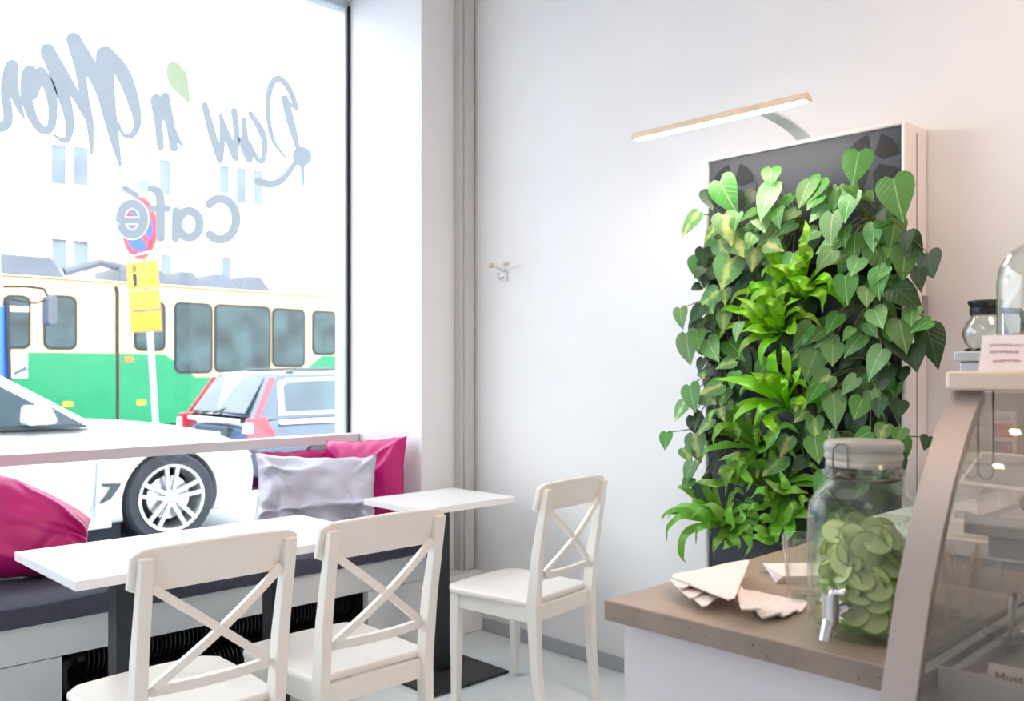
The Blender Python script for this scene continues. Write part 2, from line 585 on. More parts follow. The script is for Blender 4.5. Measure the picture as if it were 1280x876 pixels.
# pendant with small bare bulbs over the counter; it glints in the glass of the case
pd = thing('pendant_lamp', 'ring pendant lamp with small bare bulbs hanging over the counter', 'lamp', (1.1, 0.9, ZC))
MB().tube([(1.1, 0.9, ZC - 0.03), (1.1, 0.9, 2.62)], 0.006, 8).build('cord', M['blackplastic'], pd)
MB().lathe([(0, 0), (0.05, 0), (0.05, 0.03), (0, 0.03)], (1.1, 0.9, ZC - 0.031), 20).build('ceiling_rose', M['blackplastic'], pd)
ring = [(1.1 + 0.2 * math.cos(2 * PI * k / 24), 0.9 + 0.2 * math.sin(2 * PI * k / 24), 2.56) for k in range(25)]
MB().tube(ring, 0.008, 8).build('ring', M['blackplastic'], pd)
for k in range(3):
    a = 2 * PI * k / 3
    MB().tube([(1.1, 0.9, 2.63), (1.1 + 0.2 * math.cos(a), 0.9 + 0.2 * math.sin(a), 2.56)], 0.004, 6).build('spoke', M['blackplastic'], pd)
BULB = emit_mat('warm_bulb', (255, 220, 180), 75.0)
for k in range(9):
    a = 2 * PI * k / 9
    x, y = 1.1 + 0.2 * math.cos(a), 0.9 + 0.2 * math.sin(a)
    MB().lathe([(0, -0.062), (0.010, -0.058), (0.015, -0.045), (0.011, -0.028), (0.007, -0.018), (0, -0.018)], (x, y, 2.56), 12).build('bulb', BULB, pd, smooth=True)
    MB().tube([(x, y, 2.553), (x, y, 2.542)], 0.009, 8).build('socket', M['blackplastic'], pd)

# ------------------------------------------------------------------ window bench
bench = thing('window_bench', 'white built-in window bench with a black opening in its front', 'bench', (0.8, 3.7, 0))
OX0, OX1 = 1.056, 2.345
box(WX0, XR - 0.001, 3.32, 3.36, 0.315, 0.44).build('fascia', M['bench'], bench, bevel=0.002)
box(WX0, XR - 0.001, 3.36, YG - 0.102, 0.40, 0.44).build('seat_board', M['bench'], bench)
box(OX0 - 0.62, OX0 - 0.001, 3.32, 3.36, 0.0, 0.312).build('front_panel', M['bench'], bench, bevel=0.002)
box(WX0, OX0 - 0.623, 3.32, 3.36, 0.0, 0.312).build('front_panel', M['bench'], bench, bevel=0.002)
box(OX1, XR - 0.001, 3.32, 3.36, 0.0, 0.312).build('front_panel', M['bench'], bench, bevel=0.002)
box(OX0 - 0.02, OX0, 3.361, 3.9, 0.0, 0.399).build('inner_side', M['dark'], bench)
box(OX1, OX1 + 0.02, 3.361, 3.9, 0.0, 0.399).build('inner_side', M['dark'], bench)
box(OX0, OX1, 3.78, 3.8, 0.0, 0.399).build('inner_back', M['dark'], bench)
# seat pad: long cushion with a soft top
pad = MB()
n = 60
rows = []
for i in range(n + 1):
    x = WX0 + 0.01 + (XR - 0.02 - WX0) * i / n
    dz = 0.004 * math.sin(x * 5.1) + 0.003 * math.sin(x * 11)
    rows.append([(x, 3.305, 0.442), (x, 3.298, 0.485), (x, 3.303, 0.515 + dz), (x, 3.325, 0.530 + dz), (x, 3.6, 0.538 + dz), (x, 3.93, 0.53), (x, 3.945, 0.442)])
vs = [p for r in rows for p in r]
fs = []
for i in range(n):
    for k in range(7):
        a, b = i * 7 + k, i * 7 + (k + 1) % 7
        fs.append((a, b, b + 7, a + 7))
fs += [tuple(range(7)), tuple(n * 7 + k for k in reversed(range(7)))]
o = pad.add(vs, fs).build('seat_pad', M['seatpad'], None, smooth=True, angle=40)
tag(o, 'long charcoal fabric seat pad on the white window bench', 'cushion')

# finned heating pipes inside the bench
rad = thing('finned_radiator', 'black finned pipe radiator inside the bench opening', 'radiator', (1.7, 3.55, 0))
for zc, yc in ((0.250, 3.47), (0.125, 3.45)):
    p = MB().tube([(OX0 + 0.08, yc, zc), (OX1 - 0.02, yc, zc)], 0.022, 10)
    pipe = p.build('pipe', M['black'], rad, smooth=True, angle=40)
    fins = MB()
    x = OX0 + 0.12
    while x < OX1 - 0.03:
        fins.tube([(x, yc, zc), (x + 0.003, yc, zc)], [0.058, 0.058], 16)
        x += 0.018
    o = fins.build('fins', M['black'], pipe)
    o['kind'] = 'stuff'
MB().tube([(OX0 + 0.09, 3.45, 0.125), (OX0 + 0.06, 3.45, 0.125), (OX0 + 0.042, 3.45, 0.14), (OX0 + 0.038, 3.455, 0.19), (OX0 + 0.045, 3.465, 0.235), (OX0 + 0.09, 3.47, 0.25)],
          0.024, 10).build('elbow_pipe', M['black'], rad, smooth=True)
MB().tube([(OX0 + 0.055, 3.45, 0.125), (OX0 + 0.055, 3.395, 0.125)], [0.022, 0.018], 10).tube([(OX0 + 0.055, 3.40, 0.125), (OX0 + 0.055, 3.37, 0.125)], 0.026, 10).build('valve', M['black'], rad, smooth=True, angle=40)
for x in (OX0 + 0.2, OX1 - 0.2):
    box(x, x + 0.006, 3.42, 3.50, 0, 0.24).build('bracket', M['black'], rad)

# ------------------------------------------------------------------ pillows
def pillow(name, label, m, w, h, t, mtx, seed, group=None, wr=1.0, slump=0.0):
    N = 46
    vs, fs = [], []
    rnd = random.Random(seed)
    folds = []
    for _ in range(14):
        c = rnd.choice([(-1, -1), (1, -1), (-1, 1), (1, 1), (rnd.uniform(-1, 1), -1), (1, rnd.uniform(-1, 1)), (-1, rnd.uniform(-1, 1))])
        a = math.atan2(-c[1] + rnd.uniform(-.7, .7), -c[0] + rnd.uniform(-.7, .7))
        folds.append((c, a, rnd.uniform(0.5, 1.0), rnd.uniform(0.04, 0.09)))
    for side in (1, -1):
        for i in range(N + 1):
            for j in range(N + 1):
                a, b = -1 + 2 * i / N, -1 + 2 * j / N
                e = max(0.0, (1 - abs(a) ** 3.0)) ** 0.55 * max(0.0, (1 - abs(b) ** 3.0)) ** 0.55
                px = a * (1 - 0.075 * (1 - b * b)) * w / 2
                pz = b * (1 - 0.075 * (1 - a * a)) * h / 2
                d = t / 2 * e
                q = 0.0
                for c, an, ln, wd in folds:
                    rx, rz = a - c[0], b - c[1]
                    s = rx * math.cos(an) + rz * math.sin(an)
                    o_ = -rx * math.sin(an) + rz * math.cos(an)
                    if 0 < s < ln * 1.4:
                        q += math.exp(-(o_ / wd) ** 2) * math.sin(min(1, s / 0.25) * PI / 2) * (1 - s / (ln * 1.4)) * (1 if int(an * 7) % 2 else -0.8)
                q += 0.55 * noise.noise(Vector((a * 2.2 + seed, b * 2.2, side * 3.0)))
                d += wr * 0.020 * q * min(1, e * 2.0)
                px += 0.006 * noise.noise(Vector((a * 5, b * 5, seed * 1.7)))
                pz += 0.008 * noise.noise(Vector((a * 5, b * 5, seed * 2.9)))
                if slump:
                    pz = -h / 2 + (pz + h / 2) * (1 - slump * max(0, a + 0.5) ** 1.6 / 1.5 ** 1.6)
                    d *= 1 + 0.3 * slump * max(0, a)
                vs.append(mtx @ Vector((px, -side * d, pz)))
    K = (N + 1) ** 2
    for s in (0, 1):
        for i in range(N):
            for j in range(N):
                q = (s * K + i * (N + 1) + j, s * K + (i + 1) * (N + 1) + j, s * K + (i + 1) * (N + 1) + j + 1, s * K + i * (N + 1) + j + 1)
                fs.append(q if s == 0 else tuple(reversed(q)))
    mb = MB()
    mb.add(vs, fs)
    base = mtx.translation.copy()
    o = mb.build(name, m, None, smooth=True)
    bm = bmesh.new()
    bm.from_mesh(o.data)
    bmesh.ops.remove_doubles(bm, verts=bm.verts, dist=0.0006)
    bm.to_mesh(o.data)
    bm.free()
    for p in o.data.polygons:
        p.use_smooth = True
    o.modifiers.new('subdivision', 'SUBSURF').render_levels = 1
    o.data.transform(Matrix.Translation(-base))
    o.location = base
    return tag(o, label, 'cushion', group)


def rot(rx=0, ry=0, rz=0):
    return Matrix.Rotation(rz, 4, 'Z') @ Matrix.Rotation(ry, 4, 'Y') @ Matrix.Rotation(rx, 4, 'X')


R = math.radians
pillow('throw_pillow', 'large magenta satin pillow slumped alone at the bench end by the long table', M['magenta'], 0.66, 0.47, 0.24,
       Matrix.Translation((0.95, 3.70, 0.757)) @ rot(R(-24), R(2), R(-6)), 3, slump=0.55, wr=1.6)
pillow('throw_pillow', 'magenta satin pillow leaning in the window corner behind the silver pillow', M['magenta'], 0.47, 0.43, 0.14,
       Matrix.Translation((2.58, 3.68, 0.758)) @ rot(R(-9), R(-4), R(-66)), 8, wr=1.1)
pillow('throw_pillow', 'silver grey satin pillow leaning in front of a magenta one', M['silver'], 0.57, 0.37, 0.15,
       Matrix.Translation((2.265, 3.62, 0.735)) @ rot(R(-20), R(3), R(-28)), 5, wr=2.8)
pillow('throw_pillow', 'wrinkled magenta satin pillow lying flat against the glass under the ledge', M['magenta'], 0.46, 0.36, 0.12,
       Matrix.Translation((2.36, 3.935, 0.735)) @ rot(R(-3), R(0), R(-2)), 14, wr=1.3)

# ------------------------------------------------------------------ tables
def table_top(x0, x1, y0, y1, root):
    box(x0, x1, y0, y1, 0.712, 0.74).build('table_top', M['white'], root, bevel=0.002)


T1 = (0.845, 1.867, 2.55, 3.10)
tb = thing('cafe_table', 'long white cafe table on two dark square posts', 'table', (1.38, 2.82, 0))
table_top(*T1, tb)
for x in (1.075, 1.60):
    box(x - 0.036, x + 0.036, 2.78, 2.852, 0.012, 0.706).build('post', M['post'], tb, bevel=0.003)
    box(x - 0.18, x + 0.18, 2.66, 2.98, 0, 0.012).build('base_plate', M['post'], tb, bevel=0.003)
    box(x - 0.14, x + 0.14, 2.68, 2.96, 0.706, 0.712).build('top_plate', M['post'], tb)
tb = thing('cafe_table', 'small square white cafe table on one dark post and floor plate', 'table', (2.5, 3.0, 0))
table_top(2.30, 2.825, 2.865, 3.29, tb)
box(2.455, 2.53, 2.97, 3.045, 0.012, 0.706).build('post', M['post'], tb, bevel=0.003)
box(2.27, 2.69, 2.765, 3.10, 0, 0.012).build('base_plate', M['post'], tb, bevel=0.003)
box(2.38, 2.66, 2.90, 3.14, 0.706, 0.712).build('top_plate', M['post'], tb)

# ------------------------------------------------------------------ chairs
def bar(mb, a, b, w, d, side=(1, 0, 0)):
    """rectangular bar from a to b: w along side, d across"""
    a, b, s = Vector(a), Vector(b), Vector(side)
    ax = (b - a).normalized()
    s = (s - ax * s.dot(ax)).normalized()
    t = ax.cross(s)
    c = lambda p: [p - s * w / 2 - t * d / 2, p + s * w / 2 - t * d / 2, p + s * w / 2 + t * d / 2, p - s * w / 2 + t * d / 2]
    mb.hexa(c(a), c(b))
    return mb


def make_chair():
    r = thing('dining_chair', '', 'chair', (0, 0, 0))
    mt = M['chair']
    # seat: board with rounded front corners, slightly dished
    out = []
    for x, y in ((-0.205, -0.175), (0.205, -0.175)):
        out.append((x, y))
    fr = []
    for k in range(13):
        a = k / 12
        x = 0.218 - 0.436 * a
        e = abs(2 * a - 1)
        fr.append((x, 0.225 + 0.022 * (1 - e * e) - 0.035 * max(0, e - 0.86) / 0.14))
    poly = [(-0.20, -0.185), (0.20, -0.185), (0.217, 0.10)] + fr + [(-0.217, 0.10)]
    MB().prism([(x, y, 0.432) for x, y in poly], (0, 0, 0.024)).build('seat', mt, r, bevel=0.009, seg=3)
    # stiles: rear legs that run up into the back
    for s in (-1, 1):
        pts = [(s * 0.178, -0.232, 0.0), (s * 0.182, -0.205, 0.22), (s * 0.184, -0.195, 0.43), (s * 0.186, -0.215, 0.62), (s * 0.188, -0.262, 0.875)]
        wid = [(0.026, 0.028), (0.032, 0.036), (0.034, 0.046), (0.033, 0.040), (0.032, 0.026)]
        mb = MB()
        for i in range(4):
            (x0, y0, z0), (x1, y1, z1) = pts[i], pts[i + 1]
            (a0, b0), (a1, b1) = wid[i], wid[i + 1]
            q = lambda x, y, z, a, b: [(x - a / 2, y - b / 2, z), (x + a / 2, y - b / 2, z), (x + a / 2, y + b / 2, z), (x - a / 2, y + b / 2, z)]
            if i == 0:
                mb.add(q(x0, y0, z0, a0, b0), [])
            n0 = len(mb.v) - 4
            mb.add(q(x1, y1, z1, a1, b1), [])
            for k in range(4):
                mb.f.append((n0 + k, n0 + (k + 1) % 4, n0 + 4 + (k + 1) % 4, n0 + 4 + k))
        mb.f.append((3, 2, 1, 0))
        e = len(mb.v) - 4
        mb.f.append((e, e + 1, e + 2, e + 3))
        mb.build('leg', mt, r, bevel=0.003)
    # front legs, tapered
    for s in (-1, 1):
        x, y = s * 0.184, 0.185
        a = 0.019
        b0, b1 = 0.0145, 0.019
        q = lambda cx, cy, z, h: [(cx - h, cy - h, z), (cx + h, cy - h, z), (cx + h, cy + h, z), (cx - h, cy + h, z)]
        MB().hexa(q(x + s * 0.004, y + 0.004, 0, b0), q(x, y, 0.432, b1 * 1.1)).build('leg', mt, r, bevel=0.003)
    # aprons
    for pts in (((-0.17, 0.186, 0.402), (0.17, 0.186, 0.402)), ((-0.17, -0.190, 0.402), (0.17, -0.190, 0.402))):
        bar(MB(), *pts, 0.058, 0.02, (0, 0, 1)).build('apron', mt, r, bevel=0.002)
    for s in (-1, 1):
        bar(MB(), (s * 0.184, -0.18, 0.402), (s * 0.184, 0.175, 0.402), 0.058, 0.02, (0, 0, 1)).build('apron', mt, r, bevel=0.002)
    # top rail: curved board in front of the stiles
    def rail(x1, zb, zt, yb, yt, bow, th, arch, name):
        mb = MB()
        n = 16
        ring = []
        for i in range(n + 1):
            a = -1 + 2 * i / n
            x = a * x1
            y = lambda base: base - bow * (1 - a * a)
            e = max(0, abs(a) - 0.93) / 0.07
            zt_, zb_ = zt + arch * (1 - a * a) - 0.012 * e * e, zb + arch * 0.6 * (1 - a * a) + 0.012 * e * e
            ring.append([(x, y(yb), zb_), (x, y(yt), zt_), (x, y(yt) + th, zt_), (x, y(yb) + th, zb_)])
        vs = [p for q in ring for p in q]
        fs = []
        for i in range(n):
            for k in range(4):
                a, b = i * 4 + k, i * 4 + (k + 1) % 4
                fs.append((a, b, b + 4, a + 4))
        fs += [(0, 1, 2, 3), tuple(n * 4 + k for k in (3, 2, 1, 0))]
        return mb.add(vs, fs).build(name, mt, r, bevel=0.005, seg=2, smooth=True, angle=30)
    rail(0.218, 0.785, 0.892, -0.228, -0.252, 0.022, 0.020, 0.010, 'top_rail')
    rail(0.176, 0.530, 0.558, -0.205, -0.212, 0.024, 0.020, 0.0, 'lower_rail')
    # the cross
    for s in (-1, 1):
        mb = MB()
        n = 8
        prev = None
        A, B = Vector((s * 0.168, -0.246, 0.80)), Vector((-s * 0.150, -0.214, 0.556))
        for i in range(n + 1):
            q = i / n
            p = A.lerp(B, q)
            p.y -= 0.020 * math.sin(PI * q) + s * 0.003
            if prev is not None:
                bar(mb, prev, p, 0.021, 0.014, (B - A).cross(Vector((0, 1, 0))))
            prev = p
        mb.build('cross_brace', mt, r)
    return r


ch = make_chair()
GRP = 'white cross-back chairs'
spots = [((1.03, 2.335), 0.0, 'white cross-back chair with a chipped top rail at the long table by the magenta pillow'),
         ((1.537, 2.335), 0.0, 'white cross-back chair at the long table on the side of the small table'),
         ((2.525, 2.518), R(7), 'white cross-back chair standing at the small square table by the wall')]
for i, ((x, y), rz, lab) in enumerate(spots):
    c = ch if i == 0 else copy_tree(ch)
    c.location = (x, y, 0)
    c.rotation_euler = (0, 0, rz)
    tag(c, lab, 'chair', GRP)

# ------------------------------------------------------------------ coat hook
hk = thing('coat_hook', 'small white wall hook with two round wooden knobs', 'hook', (XW, 3.165, 1.79))
for (u, v) in ((614, 332), (632.5, 330)):
    p = at(u, v, 'x', XW - 0.06)
    MB().lathe([(0.0, -0.012), (0.012, -0.010), (0.0155, 0.0), (0.012, 0.010), (0.0, 0.012)], p, 14).build('knob', M['knob'], hk, smooth=True)
    MB().tube([p, (XW - 0.012, 3.165, 1.795)], 0.006, 8).build('arm', M['white'], hk, smooth=True)
box(XW - 0.012, XW, 3.145, 3.185, 1.745, 1.805).build('plate', M['white'], hk, bevel=0.004)
MB().tube([(XW - 0.01, 3.165, 1.765), (XW - 0.035, 3.165, 1.755), (XW - 0.045, 3.165, 1.768), (XW - 0.042, 3.165, 1.785)], 0.005, 8).build('lower_hook', M['frame'], hk, smooth=True)
#PART3
# ------------------------------------------------------------------ green wall planter
PX, PY0, PY1, PZ = 2.87, 1.147, 1.897, 2.108     # front plane, near side, far side, top
gw = thing('green_wall_planter', 'tall white-cased green wall planter with dark front and round fan vents', 'planter', (2.96, 1.52, 0))
cas = MB()
th = 0.016
cas.box(PX, XW - 0.004, PY0, PY0 + th, 0, PZ).box(PX, XW - 0.004, PY1 - th, PY1, 0, PZ).box(PX, XW - 0.004, PY0 + th, PY1 - th, PZ - th, PZ)
cas.box(XW - 0.02, XW - 0.004, PY0 + th, PY1 - th, 0, PZ - th)
cas.build('casing', M['casing'], gw, bevel=0.008, seg=3)
box(PX + 0.012, XW - 0.021, PY0 + th + 0.001, PY1 - th - 0.001, 0.02, PZ - th - 0.001).build('front_panel', M['planter'], gw)
box(PX + 0.085, PX + 0.089, PY0 - 0.002, PY0 - 0.0001, 0.1, PZ - 0.03).build('side_seam', M['tab'], gw)
box(PX + 0.13, PX + 0.168, PY0 - 0.006, PY0 - 0.0001, 1.475, 1.555).build('side_tab', M['tab'], gw, bevel=0.001)
for (u, v) in ((1090, 203), (916, 236)):
    c = at(u, v, 'x', PX + 0.012)
    vent = MB()
    vent.tube([(PX + 0.010, c.y, c.z), (PX + 0.0125, c.y, c.z)], 0.098, 28)
    vo = vent.build('fan_vent', M['planter'], gw)
    for k in range(4):
        a0 = R(20 + 90 * k)
        pts = []
        for i in range(9):
            a = a0 + R(62) * i / 8
            pts.append((PX + 0.0098, c.y + 0.092 * math.cos(a), c.z + 0.092 * math.sin(a)))
        a = a0 + R(66)
        pts.append((PX + 0.0098, c.y + 0.038 * math.cos(a), c.z + 0.038 * math.sin(a)))
        a = a0 - R(2)
        pts.append((PX + 0.0098, c.y + 0.026 * math.cos(a), c.z + 0.026 * math.sin(a)))
        MB().prism(pts, (-0.001, 0, 0)).build('vent_slot', M['planter_vent'], vo)
# planting tray ledges that carry the plants (dark felt pockets)
for z in (0.72, 1.02, 1.32, 1.62):
    MB().prism([(PX + 0.011, PY0 + 0.03, z), (PX - 0.035, PY0 + 0.03, z + 0.05), (PX + 0.011, PY0 + 0.03, z + 0.055)], (0, PY1 - PY0 - 0.06, 0)).build('pocket', M['soil'], gw)
# the plant lamp on top
lamp = thing('plant_lamp', 'slim wooden LED bar lamp on a curved grey arm above the planter', 'lamp', (2.955, 1.53, PZ))
arm = []
for k in range(11):
    a = k / 10
    arm.append((2.955 - 0.345 * (1 - math.cos(a * PI / 2)), 1.53, 2.108 + 0.062 * math.sin(a * PI / 2)))
am = MB()
for i in range(10):
    a, b = Vector(arm[i]), Vector(arm[i + 1])
    bar(am, a, b, 0.05, 0.007, (0, 1, 0))
am.build('lamp_arm', mat('lamp_arm_grey', (204, 218, 221), 0.35), lamp)
LX = 2.60
lb = MB()
prof = [(LX - 0.020, 2.150), (LX + 0.022, 2.150), (LX + 0.022, 2.162), (LX - 0.004, 2.176), (LX - 0.020, 2.170)]
lb.prism([(x, 1.335, z) for x, z in prof], (0, 0.68, 0))
bo = lb.build('lamp_bar', M['wood'], lamp, bevel=0.002)
box(LX - 0.014, LX + 0.016, 1.35, 2.0, 2.1465, 2.1498).build('lamp_strip', emit_mat('led_strip', (255, 244, 230), 55.0), bo)

# ---- leaves
def heart_mesh(name, m, fold=0.18, droop=0.22, wide=1.0):
    rows = [(-0.10, 0.16, 0.30), (-0.02, 0.04, 0.42), (0.12, 0.0, 0.47), (0.30, 0.0, 0.455), (0.50, 0.0, 0.37), (0.70, 0.0, 0.24), (0.86, 0.0, 0.11), (1.0, 0.0, 0.015)]
    vs, fs = [], []
    for y, inner, wd in rows:
        wd *= wide * 0.92
        yc = y if inner == 0 else max(y, 0.0)
        for s in (-1.0, -0.5, 0.0, 0.5, 1.0):
            x = s * wd
            yy = y if s else yc
            if inner and abs(s) == 0.5:
                yy = y - 0.03
            z = fold * abs(x) - fold * 0.9 * abs(x) ** 2 * 2.2 - droop * max(0, yy) ** 2
            vs.append((x, yy, z))
    for i in range(len(rows) - 1):
        for k in range(4):
            a = i * 5 + k
            fs.append((a, a + 1, a + 6, a + 5))
    me = bpy.data.meshes.new(name)
    me.from_pydata(vs, [], fs)
    me.update()
    for p in me.polygons:
        p.use_smooth = True
    me.materials.append(m)
    return me


HEART = {}
for key in ('leaf', 'leaf_dark', 'leaf_pale', 'leaf_var'):
    HEART[key] = [heart_mesh('leaf', M[key], 0.16, 0.18, 1.0), heart_mesh('leaf', M[key], 0.34, 0.34, 0.9), heart_mesh('leaf', M[key], 0.05, 0.08, 1.06)]

rl = random.Random(5)
LEAVES = []       # (base, tip, key, roll)
def trace(ox, oy, sc, items):
    for it in items:
        bu, bv, tu, tv = it[:4]
        key = it[4] if len(it) > 4 else 'leaf'
        off = it[5] if len(it) > 5 else rl.uniform(0.09, 0.15)
        b = at(ox + bu * sc, oy + bv * sc, 'x', PX - off + 0.03)
        t = at(ox + tu * sc, oy + tv * sc, 'x', PX - off - 0.005)
        LEAVES.append((b, t, key, rl.uniform(-0.5, 0.5)))


V_, D_, P_ = 'leaf_var', 'leaf_dark', 'leaf_pale'
trace(820, 180, .2169, [(370, 215, 438, 385), (665, 235, 590, 440, P_), (240, 400, 130, 530, V_), (565, 275, 485, 370, D_), (475, 400, 440, 480), (390, 410, 430, 555, V_),
    (350, 480, 270, 550, V_), (455, 520, 515, 650, V_), (345, 560, 275, 670, P_), (365, 550, 415, 660, V_), (570, 600, 550, 725, V_), (430, 660, 375, 835, V_),
    (600, 400, 625, 505, P_), (800, 455, 690, 520, P_), (700, 500, 575, 590, P_), (700, 370, 690, 475), (780, 300, 680, 390), (810, 380, 720, 440), (885, 215, 815, 365, P_),
    (575, 380, 485, 440), (665, 140, 655, 240), (310, 265, 325, 375, D_), (560, 480, 480, 520), (790, 630, 760, 740, P_), (720, 750, 590, 830), (270, 600, 265, 690, D_), (270, 715, 215, 770, D_),
    (350, 725, 250, 785, D_), (255, 815, 200, 840, D_), (560, 520, 530, 600), (640, 570, 720, 605, V_), (500, 780, 540, 860, D_)])
trace(990, 160, .2169, [(385, 140, 345, 330, 'leaf', .17), (585, 295, 630, 525, 'leaf', .17), (595, 525, 570, 690), (165, 295, 30, 455), (265, 340, 215, 475), (345, 375, 285, 535), (300, 365, 245, 440),
    (160, 385, 80, 470), (195, 435, 95, 540, P_), (235, 495, 205, 670, P_), (475, 550, 450, 705, P_), (360, 620, 360, 755), (310, 575, 285, 670), (275, 645, 125, 695, P_),
    (385, 750, 340, 850, P_), (650, 695, 640, 865), (575, 680, 550, 745), (785, 725, 808, 865, D_), (720, 805, 722, 885, D_), (235, 705, 130, 815, P_), (305, 730, 215, 780, V_), (545, 800, 445, 885),
    (145, 590, 35, 640), (495, 520, 590, 520), (540, 640, 470, 645), (330, 330, 370, 380), (500, 460, 520, 530, D_), (670, 600, 640, 700, D_), (420, 380, 460, 400), (640, 640, 750, 730, D_)])
trace(820, 350, .2169, [(140, 165, 140, 268, P_), (175, 310, 190, 488), (235, 295, 240, 388), (295, 345, 348, 460, P_), (355, 65, 235, 155, V_), (400, 55, 395, 125, V_), (240, 160, 185, 245), (265, 150, 195, 245, D_),
    (395, 180, 378, 290, V_), (370, 290, 330, 355), (485, 250, 440, 340, P_), (165, 705, 98, 805, V_), (195, 610, 215, 755), (380, 600, 245, 655, V_), (270, 650, 340, 710, V_), (400, 630, 370, 725, V_),
    (455, 530, 430, 625), (455, 465, 335, 490, V_), (880, 265, 785, 395), (880, 415, 858, 580, P_), (850, 395, 780, 445, V_), (235, 795, 212, 855, D_), (325, 805, 225, 875, V_), (265, 520, 270, 560, V_),
    (310, 140, 320, 190), (300, 240, 320, 285, D_), (370, 740, 380, 800, V_), (330, 750, 300, 800, V_), (410, 715, 440, 740), (270, 450, 235, 530, D_)])
trace(990, 340, .2511, [(265, 20, 270, 155), (435, -10, 415, 122), (375, 80, 370, 172, P_), (410, 185, 450, 278, P_), (535, 240, 567, 395), (600, 175, 590, 270), (690, 245, 585, 285), (670, 275, 733, 455, D_), (600, 360, 615, 490, D_),
    (230, 210, 168, 305), (100, 270, 2, 380), (155, 290, 85, 345), (210, 310, 110, 375, P_), (205, 360, 200, 465, P_), (125, 385, 63, 540, P_), (350, 310, 248, 412), (450, 385, 362, 525, P_),
    (480, 470, 430, 590, D_), (550, 475, 550, 545, D_), (320, 525, 235, 605, P_), (395, 590, 402, 685, P_), (205, 605, 222, 768, P_), (350, 630, 308, 735), (115, 725, 110, 830, V_), (190, 790, 170, 875, V_),
    (465, 760, 430, 845, V_), (545, 780, 515, 855), (390, 795, 295, 835), (190, 515, 65, 600, V_), (135, 560, 68, 655), (30, 630, 20, 705, V_), (680, 820, 660, 880, D_), (285, 430, 235, 485, D_), (500, 330, 562, 420, D_),
    (375, 255, 410, 315), (485, 285, 490, 345), (540, 645, 530, 725, D_), (70, 690, 5, 745, V_), (440, 630, 420, 720, D_), (500, 70, 640, 165, D_), (630, -10, 635, 80, D_), (350, 230, 330, 290, D_), (300, 280, 250, 330)])
trace(820, 530, .2170, [(60, 50, 45, 145), (222, 60, 237, 215, V_), (160, 140, 195, 205, V_), (210, 220, 148, 335), (255, 340, 310, 490, D_), (735, 185, 605, 295, V_), (765, 75, 715, 185, V_), (910, -10, 915, 85, V_),
    (915, 80, 937, 225), (990, 50, 985, 185, V_), (980, 285, 908, 415), (205, 310, 145, 370), (320, 300, 270, 300, D_), (860, 200, 780, 260, D_), (590, 240, 575, 295, V_)])
# leaves deeper in the foliage
YS = lambda: rl.uniform(PY0 + 0.02, PY1 + 0.01)
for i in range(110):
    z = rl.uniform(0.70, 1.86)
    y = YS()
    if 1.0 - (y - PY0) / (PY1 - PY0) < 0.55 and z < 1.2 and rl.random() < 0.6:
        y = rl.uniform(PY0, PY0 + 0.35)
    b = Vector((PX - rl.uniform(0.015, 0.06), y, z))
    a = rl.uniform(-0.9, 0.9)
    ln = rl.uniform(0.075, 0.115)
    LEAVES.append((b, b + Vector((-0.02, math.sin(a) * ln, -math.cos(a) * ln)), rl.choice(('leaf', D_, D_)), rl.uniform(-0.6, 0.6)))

PLANTS = []
for iz, z in enumerate((1.80, 1.55, 1.30, 1.05, 0.80)):
    for y, side in ((1.25, 'on the coffee brewer side'), (1.52, 'in the middle'), (1.79, 'on the window side')):
        c = Vector((PX - 0.015, y, z))
        row = ('top row under the fan vents', 'second row from its top', 'third row from its top', 'second row from its bottom', 'bottom row')[iz]
        p = thing('heart_leaf_philodendron', 'philodendron ' + side + ' of the green wall, ' + row, 'plant', c, 'heart-leaf vines on the green wall')
        PLANTS.append([p, c, MB()])
for b, t, key, roll in LEAVES:
    p = min(PLANTS, key=lambda q: (q[1] - b - Vector((0, 0, 0.06))).length)
    root, c, stems = p
    y = (t - b)
    L = y.length * 1.0
    y.normalize()
    n = Vector((-1.0, -0.15 + roll * 0.9, 0.42))
    n = (n - y * n.dot(y)).normalized()
    x = y.cross(n)
    me = rl.choice(HEART[key])
    o = bpy.data.objects.new('leaf', me)
    COL.objects.link(o)
    o.parent = root
    m4 = Matrix(((x.x, y.x, n.x, b.x - c.x), (x.y, y.y, n.y, b.y - c.y), (x.z, y.z, n.z, b.z - c.z), (0, 0, 0, 1)))
    o.matrix_local = m4 @ Matrix.Diagonal((L * rl.uniform(0.92, 1.08), L, L, 1))
    j = Vector((rl.uniform(-.03, .03), rl.uniform(-.05, .05), rl.uniform(-.04, .04)))
    mid = c.lerp(b, 0.55) + Vector((0.0, 0, 0.02))
    stems.tube([c + Vector((0.01, 0, 0)) + j * 0.6, mid + j * 0.3, b], [0.003, 0.0024, 0.0018], 5, cap=False)
for root, c, stems in PLANTS:
    if stems.v:
        stems.build('stem', M['stem'], root, smooth=True)

